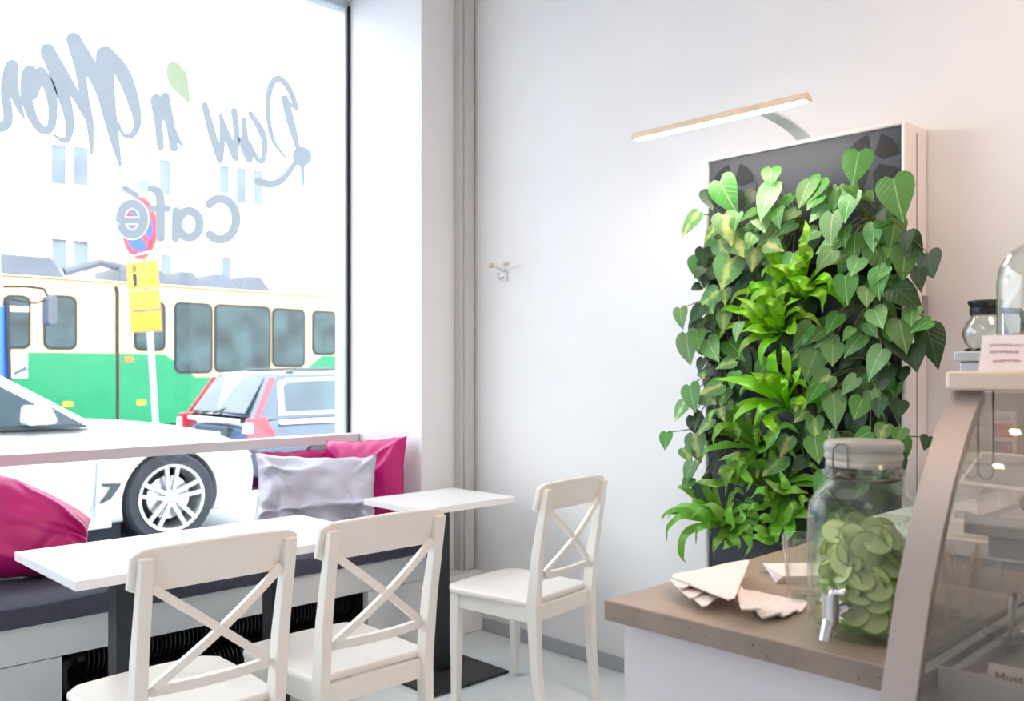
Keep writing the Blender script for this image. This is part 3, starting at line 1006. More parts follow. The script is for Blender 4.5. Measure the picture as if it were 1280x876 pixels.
# ---- strap-leaved ferns
def strap_mesh(pts, wid, wave, seed):
    """curved strap with a keel and wavy margins along a polyline"""
    P = [Vector(p) for p in pts]
    # Catmull-Rom resample
    out = []
    Q = [P[0] * 2 - P[1]] + P + [P[-1] * 2 - P[-2]]
    for i in range(len(P) - 1):
        for k in range(6):
            t = k / 6
            a, b, c, d = Q[i:i + 4]
            out.append(0.5 * (2 * b + (c - a) * t + (2 * a - 5 * b + 4 * c - d) * t * t + (3 * b - a - 3 * c + d) * t ** 3))
    out.append(P[-1])
    n = len(out)
    vs, fs = [], []
    nrm = Vector((-0.8, -0.1, 0.6))
    for i, p in enumerate(out):
        q = i / (n - 1)
        d = (out[min(i + 1, n - 1)] - out[max(i - 1, 0)]).normalized()
        s = d.cross(nrm)
        if s.length < 0.2:
            s = d.cross(Vector((0, 0, 1)))
        s.normalize()
        up = s.cross(d).normalized()
        wdt = wid * (0.35 + 0.65 * min(1, q / 0.35)) * (1 if q < 0.45 else max(0.03, 1 - ((q - 0.45) / 0.55) ** 1.5))
        wv = wave * math.sin(q * 26 + seed)
        wv2 = wave * math.sin(q * 23 + seed * 2.1 + 1)
        vs += [p - s * wdt * (1 + wv * 0.25) + up * (0.25 * wdt + wv * wid * 0.5), p, p + s * wdt * (1 + wv2 * 0.25) + up * (0.25 * wdt + wv2 * wid * 0.5)]
    for i in range(n - 1):
        for k in range(2):
            a = i * 3 + k
            fs.append((a, a + 1, a + 4, a + 3))
    return vs, fs


def fern(cu, cv, label, fronds, m, wid, wave):
    c = at(cu, cv, 'x', PX - 0.012)
    root = thing('strap_fern', label, 'plant', c, 'bright ferns on the green wall')
    for k in range(10):
        a_ = R(-95 + 190 * (k + rl.random()) / 10)
        ln_ = rl.uniform(0.13, 0.22)
        e_ = c + Vector((0, math.sin(a_) * ln_, math.cos(a_) * ln_ * 0.9))
        fronds = fronds + [(e_, a_, ln_, None)]
    for ox, oy, sc, pl in fronds:
        if pl is None:
            e_ = ox
            d_ = e_ - c
            pts = [c + Vector((0.004, 0, 0)), c + d_ * 0.45 + Vector((-0.055, 0, 0.015)), c + d_ * 0.9 + Vector((-0.085, 0, 0.0)), e_ + d_ * 0.12 + Vector((-0.075, 0, -0.05))]
            vs, fs = strap_mesh(pts, wid * rl.uniform(0.7, 0.95), wave, rl.uniform(0, 9))
            me = bpy.data.meshes.new('frond')
            me.from_pydata([tuple(p - c) for p in vs], [], fs)
            me.update()
            for p in me.polygons:
                p.use_smooth = True
            me.materials.append(m)
            o = bpy.data.objects.new('frond', me)
            COL.objects.link(o)
            o.parent = root
            continue
        n = len(pl)
        pts = [c + Vector((0.004, rl.uniform(-.012, .012), rl.uniform(-.012, .012)))]
        for i, (u, v) in enumerate(pl):
            q = (i + 1) / n
            pts.append(at(ox + u * sc, oy + v * sc, 'x', PX - 0.03 - 0.15 * math.sin(min(1, q * 1.1) * PI * 0.72)))
        vs, fs = strap_mesh(pts, wid * rl.uniform(0.85, 1.15), wave, rl.uniform(0, 9))
        me = bpy.data.meshes.new('frond')
        me.from_pydata([tuple(p - c) for p in vs], [], fs)
        me.update()
        for p in me.polygons:
            p.use_smooth = True
        me.materials.append(m)
        o = bpy.data.objects.new('frond', me)
        COL.objects.link(o)
        o.parent = root
    MB().tube([c + Vector((0.02, 0, -0.01)), c + Vector((-0.012, 0, 0.0))], [0.02, 0.012], 8).build('crown', M['stem'], root)


Z1, Z2, Z3, Z4, Z5 = (820, 180, .2169), (990, 160, .2169), (820, 350, .2169), (990, 340, .2511), (820, 530, .2170)
def F(z, *pl):
    return (*z, pl)


fern(1003, 372, 'upright lime green strap fern, topmost on the green wall', [F(Z1, (800, 780), (740, 715), (650, 700)), F(Z1, (845, 760), (830, 690), (790, 645)), F(Z2, (70, 800), (50, 750), (10, 735)), F(Z2, (95, 790), (102, 730), (105, 680)),
     F(Z3, (870, 60), (840, 0), (750, -10)), F(Z1, (870, 700), (850, 590), (830, 560)), F(Z1, (850, 640), (870, 520), (860, 440)), F(Z4, (100, 105), (150, 118), (152, 205)), F(Z4, (120, 40), (175, 30), (190, 100)), F(Z4, (90, 90), (60, 60), (15, 10)), F(Z2, (40, 830), (10, 800), (-60, 790))], M['strap'], 0.019, 0.12)
fern(975, 415, 'arching lime green strap fern with long drooping tips, second highest on the green wall', [F(Z3, (640, 230), (570, 150), (450, 95)), F(Z3, (680, 170), (640, 70), (560, 110), (550, 225)), F(Z3, (710, 180), (700, 90), (760, 55), (800, 90)), F(Z3, (750, 160), (780, 120), (835, 110)),
     F(Z3, (650, 325), (560, 335), (490, 400), (475, 475)), F(Z3, (690, 340), (630, 370), (605, 440), (615, 510)), F(Z3, (600, 250), (530, 190), (440, 185)), F(Z3, (720, 240), (690, 140), (650, 120), (680, 60)), F(Z3, (760, 280), (790, 300), (800, 210)), F(Z3, (640, 300), (560, 280), (480, 300))], M['strap'], 0.019, 0.14)
fern(985, 508, 'wide lime green strap fern with horizontal tips in the middle of the green wall', [F(Z3, (640, 640), (480, 580), (320, 568)), F(Z3, (640, 610), (600, 560), (545, 530)), F(Z3, (700, 620), (660, 560), (620, 540)), F(Z3, (745, 640), (740, 590), (715, 555)), F(Z3, (790, 620), (810, 550), (835, 495)),
     F(Z3, (660, 730), (600, 750), (560, 870)), F(Z3, (620, 720), (540, 730), (460, 790), (455, 855)), F(Z3, (790, 700), (850, 710), (830, 790)), F(Z3, (760, 560), (750, 440), (720, 370)), F(Z3, (690, 560), (670, 450), (690, 400)), F(Z3, (650, 790), (680, 850), (720, 880))], M['strap'], 0.019, 0.14)
fern(945, 560, 'wavy mid green fern below the middle of the green wall', [F(Z5, (540, 220), (490, 220), (455, 365)), F(Z5, (520, 190), (440, 185), (350, 212)), F(Z5, (590, 90), (575, 40), (585, 145)), F(Z5, (640, 60), (650, 100), (620, 195)), F(Z5, (420, 10), (345, 50), (330, 145)), F(Z5, (450, 230), (410, 320), (400, 415)), F(Z5, (500, 260), (540, 330), (520, 400)),
     F(Z5, (400, 330), (300, 335), (215, 330)), F(Z5, (620, 150), (690, 60), (700, -20)), F(Z5, (480, 100), (470, 40), (455, -20)), F(Z5, (470, 300), (380, 270), (350, 290))], M['strap_dark'], 0.017, 0.26)
fern(975, 612, 'wavy mid green fern next to the glass jar, low on the green wall', [F(Z5, (660, 400), (600, 380), (540, 430)), F(Z5, (760, 400), (740, 330), (710, 265)), F(Z5, (740, 385), (690, 360), (620, 315)), F(Z5, (740, 385), (800, 380), (880, 400)), F(Z5, (690, 440), (640, 430), (700, 510)), F(Z5, (740, 560), (790, 470), (860, 480)), F(Z5, (700, 580), (690, 640), (700, 690)),
     F(Z5, (660, 560), (620, 530), (575, 565)), F(Z5, (660, 620), (590, 600), (535, 580)), F(Z5, (680, 660), (590, 650), (500, 655)), F(Z5, (770, 560), (760, 640), (720, 695)), F(Z5, (800, 500), (870, 520), (910, 530)), F(Z5, (620, 480), (560, 470), (520, 520)), F(Z5, (820, 480), (850, 430), (900, 450))], M['strap_dark'], 0.017, 0.26)
fern(906, 655, 'drooping wavy fern at the bottom corner of the green wall', [F(Z5, (330, 540), (200, 470), (90, 478)), F(Z5, (280, 550), (150, 530), (70, 600), (60, 690)), F(Z5, (270, 580), (160, 650), (150, 760), (170, 800)), F(Z5, (320, 580), (240, 610), (232, 695)), F(Z5, (380, 640), (340, 700), (330, 770)), F(Z5, (440, 600), (420, 510), (450, 440)),
     F(Z5, (470, 600), (520, 640), (540, 710), (505, 770)), F(Z5, (330, 560), (250, 500), (190, 560)), F(Z5, (400, 560), (340, 480), (260, 460)), F(Z5, (340, 600), (310, 580), (315, 650)), F(Z5, (430, 680), (400, 700), (385, 725)), F(Z5, (470, 560), (500, 540), (480, 480)), F(Z5, (440, 640), (470, 690), (480, 740)), F(Z5, (460, 630), (530, 600), (560, 720))], M['strap_dark'], 0.017, 0.26)

# ------------------------------------------------------------------ counter with concrete top
CX0, CX1, CY0, CY1, CZ = 1.243, 2.02, 0.508, 1.03, 0.90
ct = thing('service_counter', 'white counter with a grey-brown concrete top', 'counter', (1.6, 0.3, 0))
box(CX0, CX1, CY0, CY1, CZ - 0.036, CZ).build('worktop', M['concrete'], ct, bevel=0.002)
box(CX0 - 0.0012, CX0 - 0.0001, CY0, CY1, CZ - 0.036, CZ - 0.002).build('shaded_edge', M['concrete_shade'], ct)  # thin strip that carries the painted shade of the worktop's front
for (x0, x1, y0, y1) in ((CX0 + 0.03, CX0 + 0.048, CY0 + 0.02, CY1 - 0.02), (CX0 + 0.048, CX1 - 0.02, CY1 - 0.038, CY1 - 0.02)):
    box(x0, x1, y0, y1, 0.0, CZ - 0.037).build('front_panel', M['front'], ct, bevel=0.001)
box(CX1 - 0.04, CX1 - 0.02, CY0 + 0.02, CY1 - 0.04, 0.0, CZ - 0.037).build('back_panel', M['front'], ct)
box(CX0 + 0.05, CX1 - 0.042, CY0 + 0.02, CY0 + 0.04, 0.0, CZ - 0.037).build('side_panel', M['front'], ct)
hr = random.Random(2)
for k in range(9):     # small air holes in the cast edge
    y, z = hr.uniform(0.52, CY1 - 0.02), CZ - hr.uniform(0.006, 0.03)
    r_ = hr.uniform(0.0008, 0.0018)
    MB().tube([(CX0 - 0.0018, y, z), (CX0 - 0.0011, y, z)], r_, 8).build('air_hole', M['dark'], ct)

# ---- glass drink dispenser with cucumber water
JC = Vector((1.375, 0.615, CZ))
jar = thing('drink_dispenser', 'square glass jar dispenser of cucumber water with a chrome tap and clip lid', 'jar', JC)
M['jarglass'] = thin_glass('jar_glass', (250, 253, 251), 1.5, 1.1, haze=0.015)
out_p = [(0.050, 0.004), (0.060, 0.0), (0.068, 0.006), (0.074, 0.02), (0.0755, 0.05), (0.0755, 0.185), (0.073, 0.205), (0.064, 0.222), (0.054, 0.232), (0.0515, 0.24), (0.0515, 0.248), (0.056, 0.25), (0.056, 0.256), (0.0515, 0.258), (0.0515, 0.27)]
MB().lathe(out_p, JC, 48, square=1.2).build('jar_body', M['jarglass'], jar, smooth=True)
MB().lathe([(0.045, 0.012), (0.066, 0.016), (0.0705, 0.03), (0.071, 0.185), (0.066, 0.206), (0.048, 0.23), (0.046, 0.27)], JC, 48, square=1.2).build('jar_inside', thin_glass('inner_glass', (246, 250, 247), 1.3, 0.8), jar, smooth=True)
MB().lathe([(0.0, 0.016), (0.0665, 0.019), (0.0695, 0.032), (0.0695, 0.182), (0.0, 0.182)], JC, 40, square=1.2).build('water', M['water'], jar, smooth=True, angle=40)
lid = MB().lathe([(0.053, 0.272), (0.0575, 0.274), (0.059, 0.279), (0.0565, 0.283), (0.0575, 0.287), (0.0595, 0.291), (0.0585, 0.299), (0.054, 0.303), (0.0, 0.301)], JC, 40).build('lid', M['lidglass'], jar, smooth=True)
MB().lathe([(0.050, 0.262), (0.0545, 0.263), (0.0555, 0.268), (0.0545, 0.273), (0.050, 0.272), (0.050, 0.262)], JC, 40).build('rubber_seal', mat('milky_seal', (214, 206, 198), 0.5), jar, smooth=True)
wr_ = MB()
wr_.tube([(JC.x + 0.0535 * math.cos(a), JC.y + 0.0535 * math.sin(a), JC.z + 0.2445) for a in [2 * PI * k / 28 for k in range(29)]], 0.0026, 6)
wr_.build('neck_wire', M['wire'], jar, smooth=True)
# clip, turned to the window side and the room
for ang in (R(172), R(-28)):
    ca, sa = math.cos(ang), math.sin(ang)
    q = lambda r, t, z: (JC.x + ca * r - sa * t, JC.y + sa * r + ca * t, JC.z + z)
    MB().tube([q(0.056, -0.013, 0.246), q(0.062, -0.013, 0.27), q(0.0625, -0.012, 0.292), q(0.058, -0.006, 0.300), q(0.058, 0.006, 0.300), q(0.0625, 0.012, 0.292), q(0.062, 0.013, 0.27), q(0.056, 0.013, 0.246)], 0.0013, 6).build('clip_wire', M['wire'], jar, smooth=True)
    MB().tube([q(0.056, -0.014, 0.247), q(0.060, 0, 0.254), q(0.056, 0.014, 0.247)], [0.003, 0.005, 0.003], 8).build('clip_hinge', M['wire'], jar, smooth=True)
# tap on the room side
ta = math.atan2(-JC.y, -JC.x) - R(26)
tx, ty = math.cos(ta), math.sin(ta)
tp = lambda r, t, z: Vector((JC.x + tx * r - ty * t, JC.y + ty * r + tx * t, JC.z + z))
MB().tube([tp(0.066, 0, 0.052), tp(0.078, 0, 0.052)], [0.017, 0.015], 16).tube([tp(0.078, 0, 0.052), tp(0.104, 0, 0.052)], 0.0085, 14).build('tap_flange', M['chrome'], jar, smooth=True, angle=40)
MB().tube([tp(0.104, 0, 0.036), tp(0.104, 0, 0.080)], [0.0125, 0.0125], 18).build('tap_barrel', M['chrome'], jar, smooth=True, angle=40)
MB().tube([tp(0.104, 0, 0.046), tp(0.113, 0, 0.032), tp(0.122, 0, 0.012)], [0.010, 0.009, 0.0085], 16).build('tap_spout', M['chrome'], jar, smooth=True, angle=50)
MB().tube([tp(0.104, 0, 0.080), tp(0.104, 0.004, 0.083), tp(0.108, 0.018, 0.086)], [0.005, 0.004, 0.0035], 10).lathe([(0, -0.006), (0.0055, -0.003), (0.0065, 0.0), (0.0055, 0.003), (0, 0.006)], tp(0.108, 0.022, 0.0865), 12).build('tap_lever', M['chrome'], jar, smooth=True)
# embossed lettering band on the glass: raised script loops
em = MB()
for row, (z, a0, a1) in enumerate(((0.178, R(-152), R(-96)), (0.150, R(-176), R(-104)))):
    nn = 46
    pts = []
    for i in range(nn + 1):
        q = i / nn
        a = a0 + (a1 - a0) * q
        ph = q * PI * 15
        rr = 0.0755
        sq = 1.0 / (abs(math.cos(a)) ** 3.2 + abs(math.sin(a)) ** 3.2) ** (1 / 3.2)
        da = 0.045 * math.sin(ph)
        pts.append((JC.x + math.cos(a + da) * rr * sq, JC.y + math.sin(a + da) * rr * sq, JC.z + z + 0.008 * math.cos(ph) + 0.012 * (q - 0.5)))
    em.tube(pts, 0.0016, 6)
eo = em.build('embossing', M['glass'], jar, smooth=True)

# cucumber slices: flesh disc, core, skin rim
cr_ = random.Random(9)
def slice_mesh():
    f_ = MB().lathe([(0.0, -0.0016), (0.0178, -0.0016), (0.0185, 0.0), (0.0178, 0.0016), (0.0, 0.0016)], (0, 0, 0), 18)
    c_ = MB().lathe([(0.0, -0.0021), (0.0095, -0.0018), (0.0105, 0.0), (0.0095, 0.0018), (0.0, 0.0021)], (0, 0, 0), 14)
    s_ = MB().lathe([(0.0178, -0.0018), (0.0189, -0.0016), (0.0191, 0.0), (0.0189, 0.0016), (0.0178, 0.0018), (0.0178, -0.0018)], (0, 0, 0), 18)
    return f_, c_, s_


proto = thing('cucumber_slice', 'round cucumber slice floating in the glass jar', 'cucumber', (0, 0, 0), 'cucumber slices in the jar')
a_, b_, c_ = slice_mesh()
M['cucumber'] = film_mat('cucumber_flesh_lit', (250, 250, 196), 0.25)
M['cucumber_seed'] = film_mat('cucumber_core_lit', (246, 247, 206), 0.25)
a_.build('flesh', M['cucumber'], proto, smooth=True, angle=40)
b_.build('core', M['cucumber_seed'], proto, smooth=True, angle=40)
c_.build('skin', M['cucumber_skin'], proto, smooth=True, angle=40)
done = []
first = True
tries = 0
while len(done) < 104 and tries < 6000:
    tries += 1
    a = cr_.uniform(0, 2 * PI)
    rr = cr_.uniform(0.015, 0.048)
    p = Vector((JC.x + rr * math.cos(a), JC.y + rr * math.sin(a), JC.z + cr_.uniform(0.036, 0.170)))
    if len(done) < 62:      # a shell of slices pressed against the glass
        rr = 0.0485
        p = Vector((JC.x + rr * math.cos(a), JC.y + rr * math.sin(a), JC.z + cr_.uniform(0.034, 0.166)))
    if min([(p - q).length for q in done] or [1]) < 0.0158:
        continue
    done.append(p)
    o = proto if first else copy_tree(proto)
    first = False
    o.location = p
    n = Vector((math.cos(a), math.sin(a), 0)) * cr_.uniform(0.4, 1.0) + Vector((cr_.uniform(-.5, .5), cr_.uniform(-.5, .5), cr_.uniform(-.3, .9)))
    o.rotation_euler = n.to_track_quat('Z', 'Y').to_euler()
    s = cr_.uniform(1.05, 1.32)
    o.scale = (s, s, 1)

# ---- tumbler, napkins
def tumbler(name, label, c, r0, r1, h, parent=None, fill=0.0):
    t = thing(name, label, 'glass', c)
    MB().lathe([(0.0, 0.0), (r0 - 0.002, 0.0), (r0, 0.003), (r1, h - 0.001), (r1 - 0.0012, h), (r1 - 0.0024, h - 0.001), (r0 - 0.003, 0.014), (0.0, 0.012)], c, 36).build('glass_wall', M['glass'], t, smooth=True, angle=50)
    return t


tumbler('water_glass', 'empty clear tumbler on the concrete counter behind the jar', Vector((1.49, 0.772, CZ)), 0.030, 0.041, 0.118)

def napkin(name, label, base, pts, z, th, group, lift=0.0):
    """folded triangular napkin: layered sheets with a rounded fold"""
    r = thing(name, label, 'napkin', (base[0], base[1], z), group)
    a, b, c = [Vector((*p, 0)) for p in pts]       # tip, fold corners
    for k in range(3):
        zz = z + k * th / 3
        ins = 0.0015 * (2 - k)
        ctr = (a + b + c) / 3
        ring = []
        for p, q in ((a, b), (b, c), (c, a)):
            for i in range(5):
                s = 0.06 + 0.88 * i / 4
                w_ = p.lerp(q, s)
                w_ = w_ + (ctr - w_).normalized() * ins
                hgt = lift * max(0, 1 - (w_ - b).length / max(1e-4, (c - b).length)) if lift else 0
                ring.append(Vector((w_.x, w_.y, zz + 0.0009 * math.sin(i * 2.0 + k) + hgt)))
        MB().prism(ring, (0, 0, th / 3 * 0.92)).build('fold', M['napkin'], r, bevel=0.0004)
    return r


P2 = lambda u, v: tuple(at(u, v, 'z', CZ + 0.008)[:2])
fan = [((1012, 749), (922, 732), (1000, 763)), ((1000, 760), (921, 733), (978, 771)), ((979, 768), (920, 734), (952, 775)), ((880, 765), (850, 738), (935, 722)), ((864, 757), (842, 738), (932, 718)), ((953, 773), (916, 732), (926, 773)), ((850, 750), (836, 737), (934, 716)), ((917, 769), (835, 735), (938, 713))]
labs = ['folded triangular napkin at the bottom of the fanned pile, nearest the tumbler', 'folded triangular napkin second from the bottom of the fanned pile', 'folded triangular napkin third from the bottom of the fanned pile', 'folded triangular napkin fourth from the bottom of the fanned pile',
        'folded triangular napkin fourth from the top of the fanned pile', 'folded triangular napkin third from the top of the fanned pile', 'folded triangular napkin second from the top of the fanned pile', 'large folded triangular napkin on top of the fanned pile']
for i, (tri, lab) in enumerate(zip(fan, labs)):
    pts = [P2(*q) for q in tri]
    napkin('paper_napkin', lab, pts[0], pts, CZ + 0.0004 + i * 0.0040, 0.0040, 'fanned napkins on the counter')
nk = at(1000, 722, 'z', CZ)
for k in range(5):
    b = box(nk.x - 0.055, nk.x + 0.06, nk.y - 0.055, nk.y + 0.055, CZ + 0.0003 + k * 0.0034, CZ + 0.0003 + k * 0.0034 + 0.003)
    o = b.build('paper_napkin', M['napkin'], None, bevel=0.0012)
    c_ = Vector((nk.x, nk.y, CZ + k * 0.0034))
    o.data.transform(Matrix.Translation(-c_))
    o.location = c_
    o.rotation_euler = (0, 0, R(38 + 2.5 * k))
    tag(o, 'square folded napkin in the neat stack behind the tumbler', 'napkin', 'square napkin stack')
#PART4
# ------------------------------------------------------------------ glass display case
DC = [(1.160, 0.855), (1.178, 0.905), (1.219, 1.013), (1.262, 1.092), (1.304, 1.157), (1.362, 1.228), (1.424, 1.282)]   # front profile x, z
KY0, KY1, KX1 = -1.1, 0.5, 1.92
dc = thing('display_case', 'glass-fronted bakery display case with a sloping metal frame', 'display case', (1.5, -0.3, 0))
box(1.165, KX1, KY0, KY1, 0.0, 0.852).build('cabinet', M['front'], dc, bevel=0.002)
box(1.160, KX1, KY0, KY1, 0.852, 0.874).build('deck', M['tray'], dc, bevel=0.002)
def sweep(y0, y1, off0, off1, name, m, smooth=True):
    """curved strip that follows the front profile, between two offsets along its normal"""
    vs, fs = [], []
    n = len(DC)
    for i, (x, z) in enumerate(DC):
        a, b = DC[max(i - 1, 0)], DC[min(i + 1, n - 1)]
        d = Vector((b[0] - a[0], 0, b[1] - a[1])).normalized()
        nn = Vector((d.z, 0, -d.x))
        for o_ in (off0, off1):
            p = Vector((x, 0, z)) + nn * o_
            vs += [(p.x, y0, p.z), (p.x, y1, p.z)]
    for i in range(n - 1):
        a = i * 4
        fs += [(a, a + 1, a + 5, a + 4), (a + 2, a + 6, a + 7, a + 3), (a, a + 4, a + 6, a + 2), (a + 1, a + 3, a + 7, a + 5)]
    fs += [(0, 2, 3, 1), ((n - 1) * 4, (n - 1) * 4 + 1, (n - 1) * 4 + 3, (n - 1) * 4 + 2)]
    return MB().add(vs, fs).build(name, m, dc, smooth=smooth, angle=40)


sweep(KY1 - 0.045, KY1, -0.002, 0.014, 'frame_post', M['caseframe'])
sweep(KY0, KY0 + 0.052, -0.002, 0.014, 'frame_post', M['caseframe'])
sweep(KY0 + 0.053, KY1 - 0.046, 0.002, 0.007, 'front_glass', M['caseglass'])
box(1.395, KX1, KY0, KY1, 1.283, 1.312).build('cap', M['casecap'], dc, bevel=0.006, seg=3)
MB().prism([(x + 0.016, KY1 - 0.012, z) for x, z in DC] + [(KX1, KY1 - 0.012, 1.282), (KX1, KY1 - 0.012, 0.875)], (0, 0.006, 0)).build('end_glass', M['caseglass'], dc)
box(1.20, KX1 - 0.026, KY1 - 0.03, KY1 - 0.014, 0.875, 0.905).build('end_rail', M['tray'], dc, bevel=0.002)
for y in (KY1 - 0.025, KY0 + 0.001):
    box(KX1 - 0.025, KX1, y, y + 0.024, 0.875, 1.282).build('rear_post', M['caseframe'], dc)
# shelf inside: bent metal with a turned-down lip and slot
SHZ = 1.098
box(1.325, 1.80, KY0 + 0.06, 0.448, SHZ, SHZ + 0.006).build('shelf', M['tray'], dc, bevel=0.001)
box(1.32, 1.325, KY0 + 0.06, 0.448, SHZ - 0.012, SHZ + 0.016).build('shelf_lip', M['tray'], dc, bevel=0.001)
box(1.345, 1.36, KY0 + 0.06, 0.425, SHZ - 0.045, SHZ - 0.0005).build('shelf_beam', M['tray'], dc, bevel=0.001)

# serving trays and goods in the case
st = thing('serving_tray', 'grey serving tray on the deck of the display case', 'tray', (1.45, 0.2, 0.875))
box(1.255, 1.66, -0.3, 0.44, 0.8755, 0.885).build('tray_base', M['trayin'], st, bevel=0.002)
box(1.245, 1.2548, -0.3, 0.455, 0.8755, 0.916).build('tray_lip', M['tray'], st, bevel=0.002)
box(1.255, 1.66, 0.4405, 0.455, 0.8755, 0.905).build('tray_lip', M['tray'], st, bevel=0.002)
# glass bowl with chocolate pieces and tongs
bc = at(1256, 812, 'z', 0.886)
bw = thing('glass_bowl', 'small clear glass bowl on the lower tray of the display case', 'bowl', bc)
MB().lathe([(0.0, 0.0), (0.017, 0.0), (0.027, 0.010), (0.032, 0.028), (0.030, 0.0285), (0.025, 0.012), (0.0, 0.004)], bc, 28).build('bowl_wall', M['glass'], bw, smooth=True)
for k, (dx, dy, s) in enumerate(((0.085, -0.045, 0.034), (0.10, -0.11, 0.038), (0.03, -0.075, 0.03))):
    c = bc + Vector((dx, dy, 0))
    o = MB().lathe([(0, 0), (s, 0), (s * 1.08, s * 0.25), (s * 0.95, s * 0.62), (s * 0.4, s * 0.85), (0, s * 0.8)], c, 14).build('chocolate_cake', M['choc'], None, smooth=True)
    o.data.transform(Matrix.Translation(-c))
    o.location = c
    tag(o, 'dark round chocolate cake on the lower tray of the display case', 'cake', 'chocolate cakes in the case')
tg = thing('serving_spoon', 'steel serving spoon leaning up from the glass bowl', 'spoon', bc + Vector((0, 0, 0.01)))
h0 = bc + Vector((0.0, -0.006, 0.014))
h1 = at(1268, 742, 'x', bc.x + 0.03)
MB().tube([h0, h0.lerp(h1, 0.35), h0.lerp(h1, 0.75), h1], [0.003, 0.0035, 0.006, 0.007], 10).build('handle', M['steel'], tg, smooth=True)
MB().lathe([(0, -0.004), (0.012, -0.003), (0.016, 0.0), (0.012, 0.001), (0, -0.001)], h0 + Vector((0, 0, 0.0)), 14).build('spoon_bowl', M['steel'], tg, smooth=True)
# price card on the lower tray
pc = at(1262, 846, 'x', 1.262)
cd = thing('price_card', 'white handwritten price card leaning on the lower tray', 'card', (1.262, pc.y, 0.886))
nrm = Vector((-1, -0.12, 0.22)).normalized()
xa = Vector((0, -1, 0))
xa = (xa - nrm * xa.dot(nrm)).normalized()
ya = nrm.cross(xa)
cc = Vector((1.278, pc.y - 0.012, 0.886 + 0.020))
q = lambda a, b, d=0.0: cc + xa * a + ya * b + nrm * d
MB().hexa([q(-.042, -.0205), q(.042, -.0205), q(.042, .0205), q(-.042, .0205)], [q(-.042, -.0205, .001), q(.042, -.0205, .001), q(.042, .0205, .001), q(-.042, .0205, .001)]).build('card_sheet', M['paper'], cd)
text_mesh('Mustikka', 0.0165, M['ink'], 'writing', cd, frame_mtx(q(-.004, .006, .0015), xa + ya * 0.08, ya) @ Matrix.Shear('XY', 4, (0.28, 0)), 0.0002)
text_mesh('7 e', 0.013, M['ink'], 'writing', cd, frame_mtx(q(.012, -.011, .0015), xa, ya) @ Matrix.Shear('XY', 4, (0.28, 0)), 0.0002)
# crumble cake on paper on the upper shelf
ck = at(1283, 640, 'z', SHZ + 0.012)
o = MB().box(ck.x - 0.035, ck.x + 0.07, ck.y - 0.09, ck.y + 0.025, SHZ + 0.0065, SHZ + 0.009).build('baking_paper', M['paper'], None)
tag(o, 'white baking paper under the crumb cake on the upper shelf', 'paper')
ckm = MB()
N_ = 18
prof = [(0.0, 0.0), (0.030, 0.0), (0.036, 0.008), (0.036, 0.020), (0.028, 0.030), (0.012, 0.034), (0, 0.034)]
ckm.lathe(prof, Vector((ck.x + 0.015, ck.y - 0.025, SHZ + 0.009)), N_)
for v in ckm.v:
    v += Vector((noise.noise(v * 90), noise.noise(v * 90 + Vector((5, 5, 5))), max(0, noise.noise(v * 90 + Vector((9, 2, 4)))))) * 0.003
o = ckm.build('crumb_cake', M['cake'], None, smooth=True)
tag(o, 'brown crumb cake on baking paper on the upper shelf', 'cake')
# whisk-like wire ring hanging in the case
rg = thing('hanging_tongs', 'looped steel wire tongs hanging inside the display case', 'tongs', at(1232, 600, 'x', 1.50))
a = at(1232, 540, 'x', 1.50)
rr = 0.011
pts = [a + Vector((0, rr, 0.08)), a + Vector((0, rr, -0.06))]
for k in range(1, 8):
    th_ = PI * k / 8
    pts.append(a + Vector((0, rr * math.cos(th_), -0.06 - rr * 1.2 * math.sin(th_))))
pts += [a + Vector((0, -rr, -0.06)), a + Vector((0, -rr, 0.08))]
MB().tube(pts, 0.0016, 6).build('wire_loop', M['wire'], rg, smooth=True)
MB().tube([a + Vector((0, -rr - 0.004, 0.08)), a + Vector((0, rr + 0.004, 0.08))], 0.003, 6).tube([a + Vector((0, 0, 0.08)), Vector((a.x, a.y, 1.2828))], 0.002, 6).build('hanger', M['wire'], rg, smooth=True)

# ---- things on the cap of the case
dm = at(1306, 461, 'x', 1.60)
dome = thing('glass_cloche', 'tall clear glass dome on top of the display case', 'cloche', (dm.x, dm.y, 1.312))
MB().lathe([(0.0, 0.0), (0.05, 0.0), (0.052, 0.006), (0.012, 0.010), (0.010, 0.024), (0.080, 0.030), (0.082, 0.036), (0.0, 0.036)], (dm.x, dm.y, 1.312), 36).build('stand', M['glass'], dome, smooth=True, angle=40)
MB().lathe([(0.068, 0.0), (0.068, 0.105), (0.064, 0.130), (0.052, 0.152), (0.034, 0.166), (0.014, 0.173), (0.0, 0.174), (0.0, 0.171), (0.014, 0.170), (0.033, 0.163), (0.050, 0.149), (0.0615, 0.129), (0.0655, 0.105), (0.0655, 0.0), (0.068, 0.0)], (dm.x, dm.y, 1.3485), 40).build('dome', M['glass'], dome, smooth=True)
MB().lathe([(0, 0), (0.005, 0.0), (0.005, 0.012), (0.012, 0.018), (0.014, 0.026), (0.009, 0.034), (0, 0.036)], (dm.x, dm.y, 1.5225), 20).build('knob', M['glass'], dome, smooth=True)
for k in range(3):
    c = Vector((dm.x + 0.03 * math.cos(k * 2.1 + 2.2), dm.y + 0.03 * math.sin(k * 2.1 + 2.2), 1.3485))
    o = MB().lathe([(0, 0), (0.022, 0), (0.026, 0.010), (0.021, 0.022), (0, 0.026)], c, 16).build('muffin', M['cake'], None, smooth=True)
    o.data.transform(Matrix.Translation(-c))
    o.location = c
    tag(o, 'small round cake under the glass dome', 'cake', 'cakes under the dome')
c0 = at(1256, 462, 'x', 1.425)
cd = thing('price_card', 'folded white price card with faint handwriting on top of the display case', 'card', (c0.x, c0.y, 1.312))
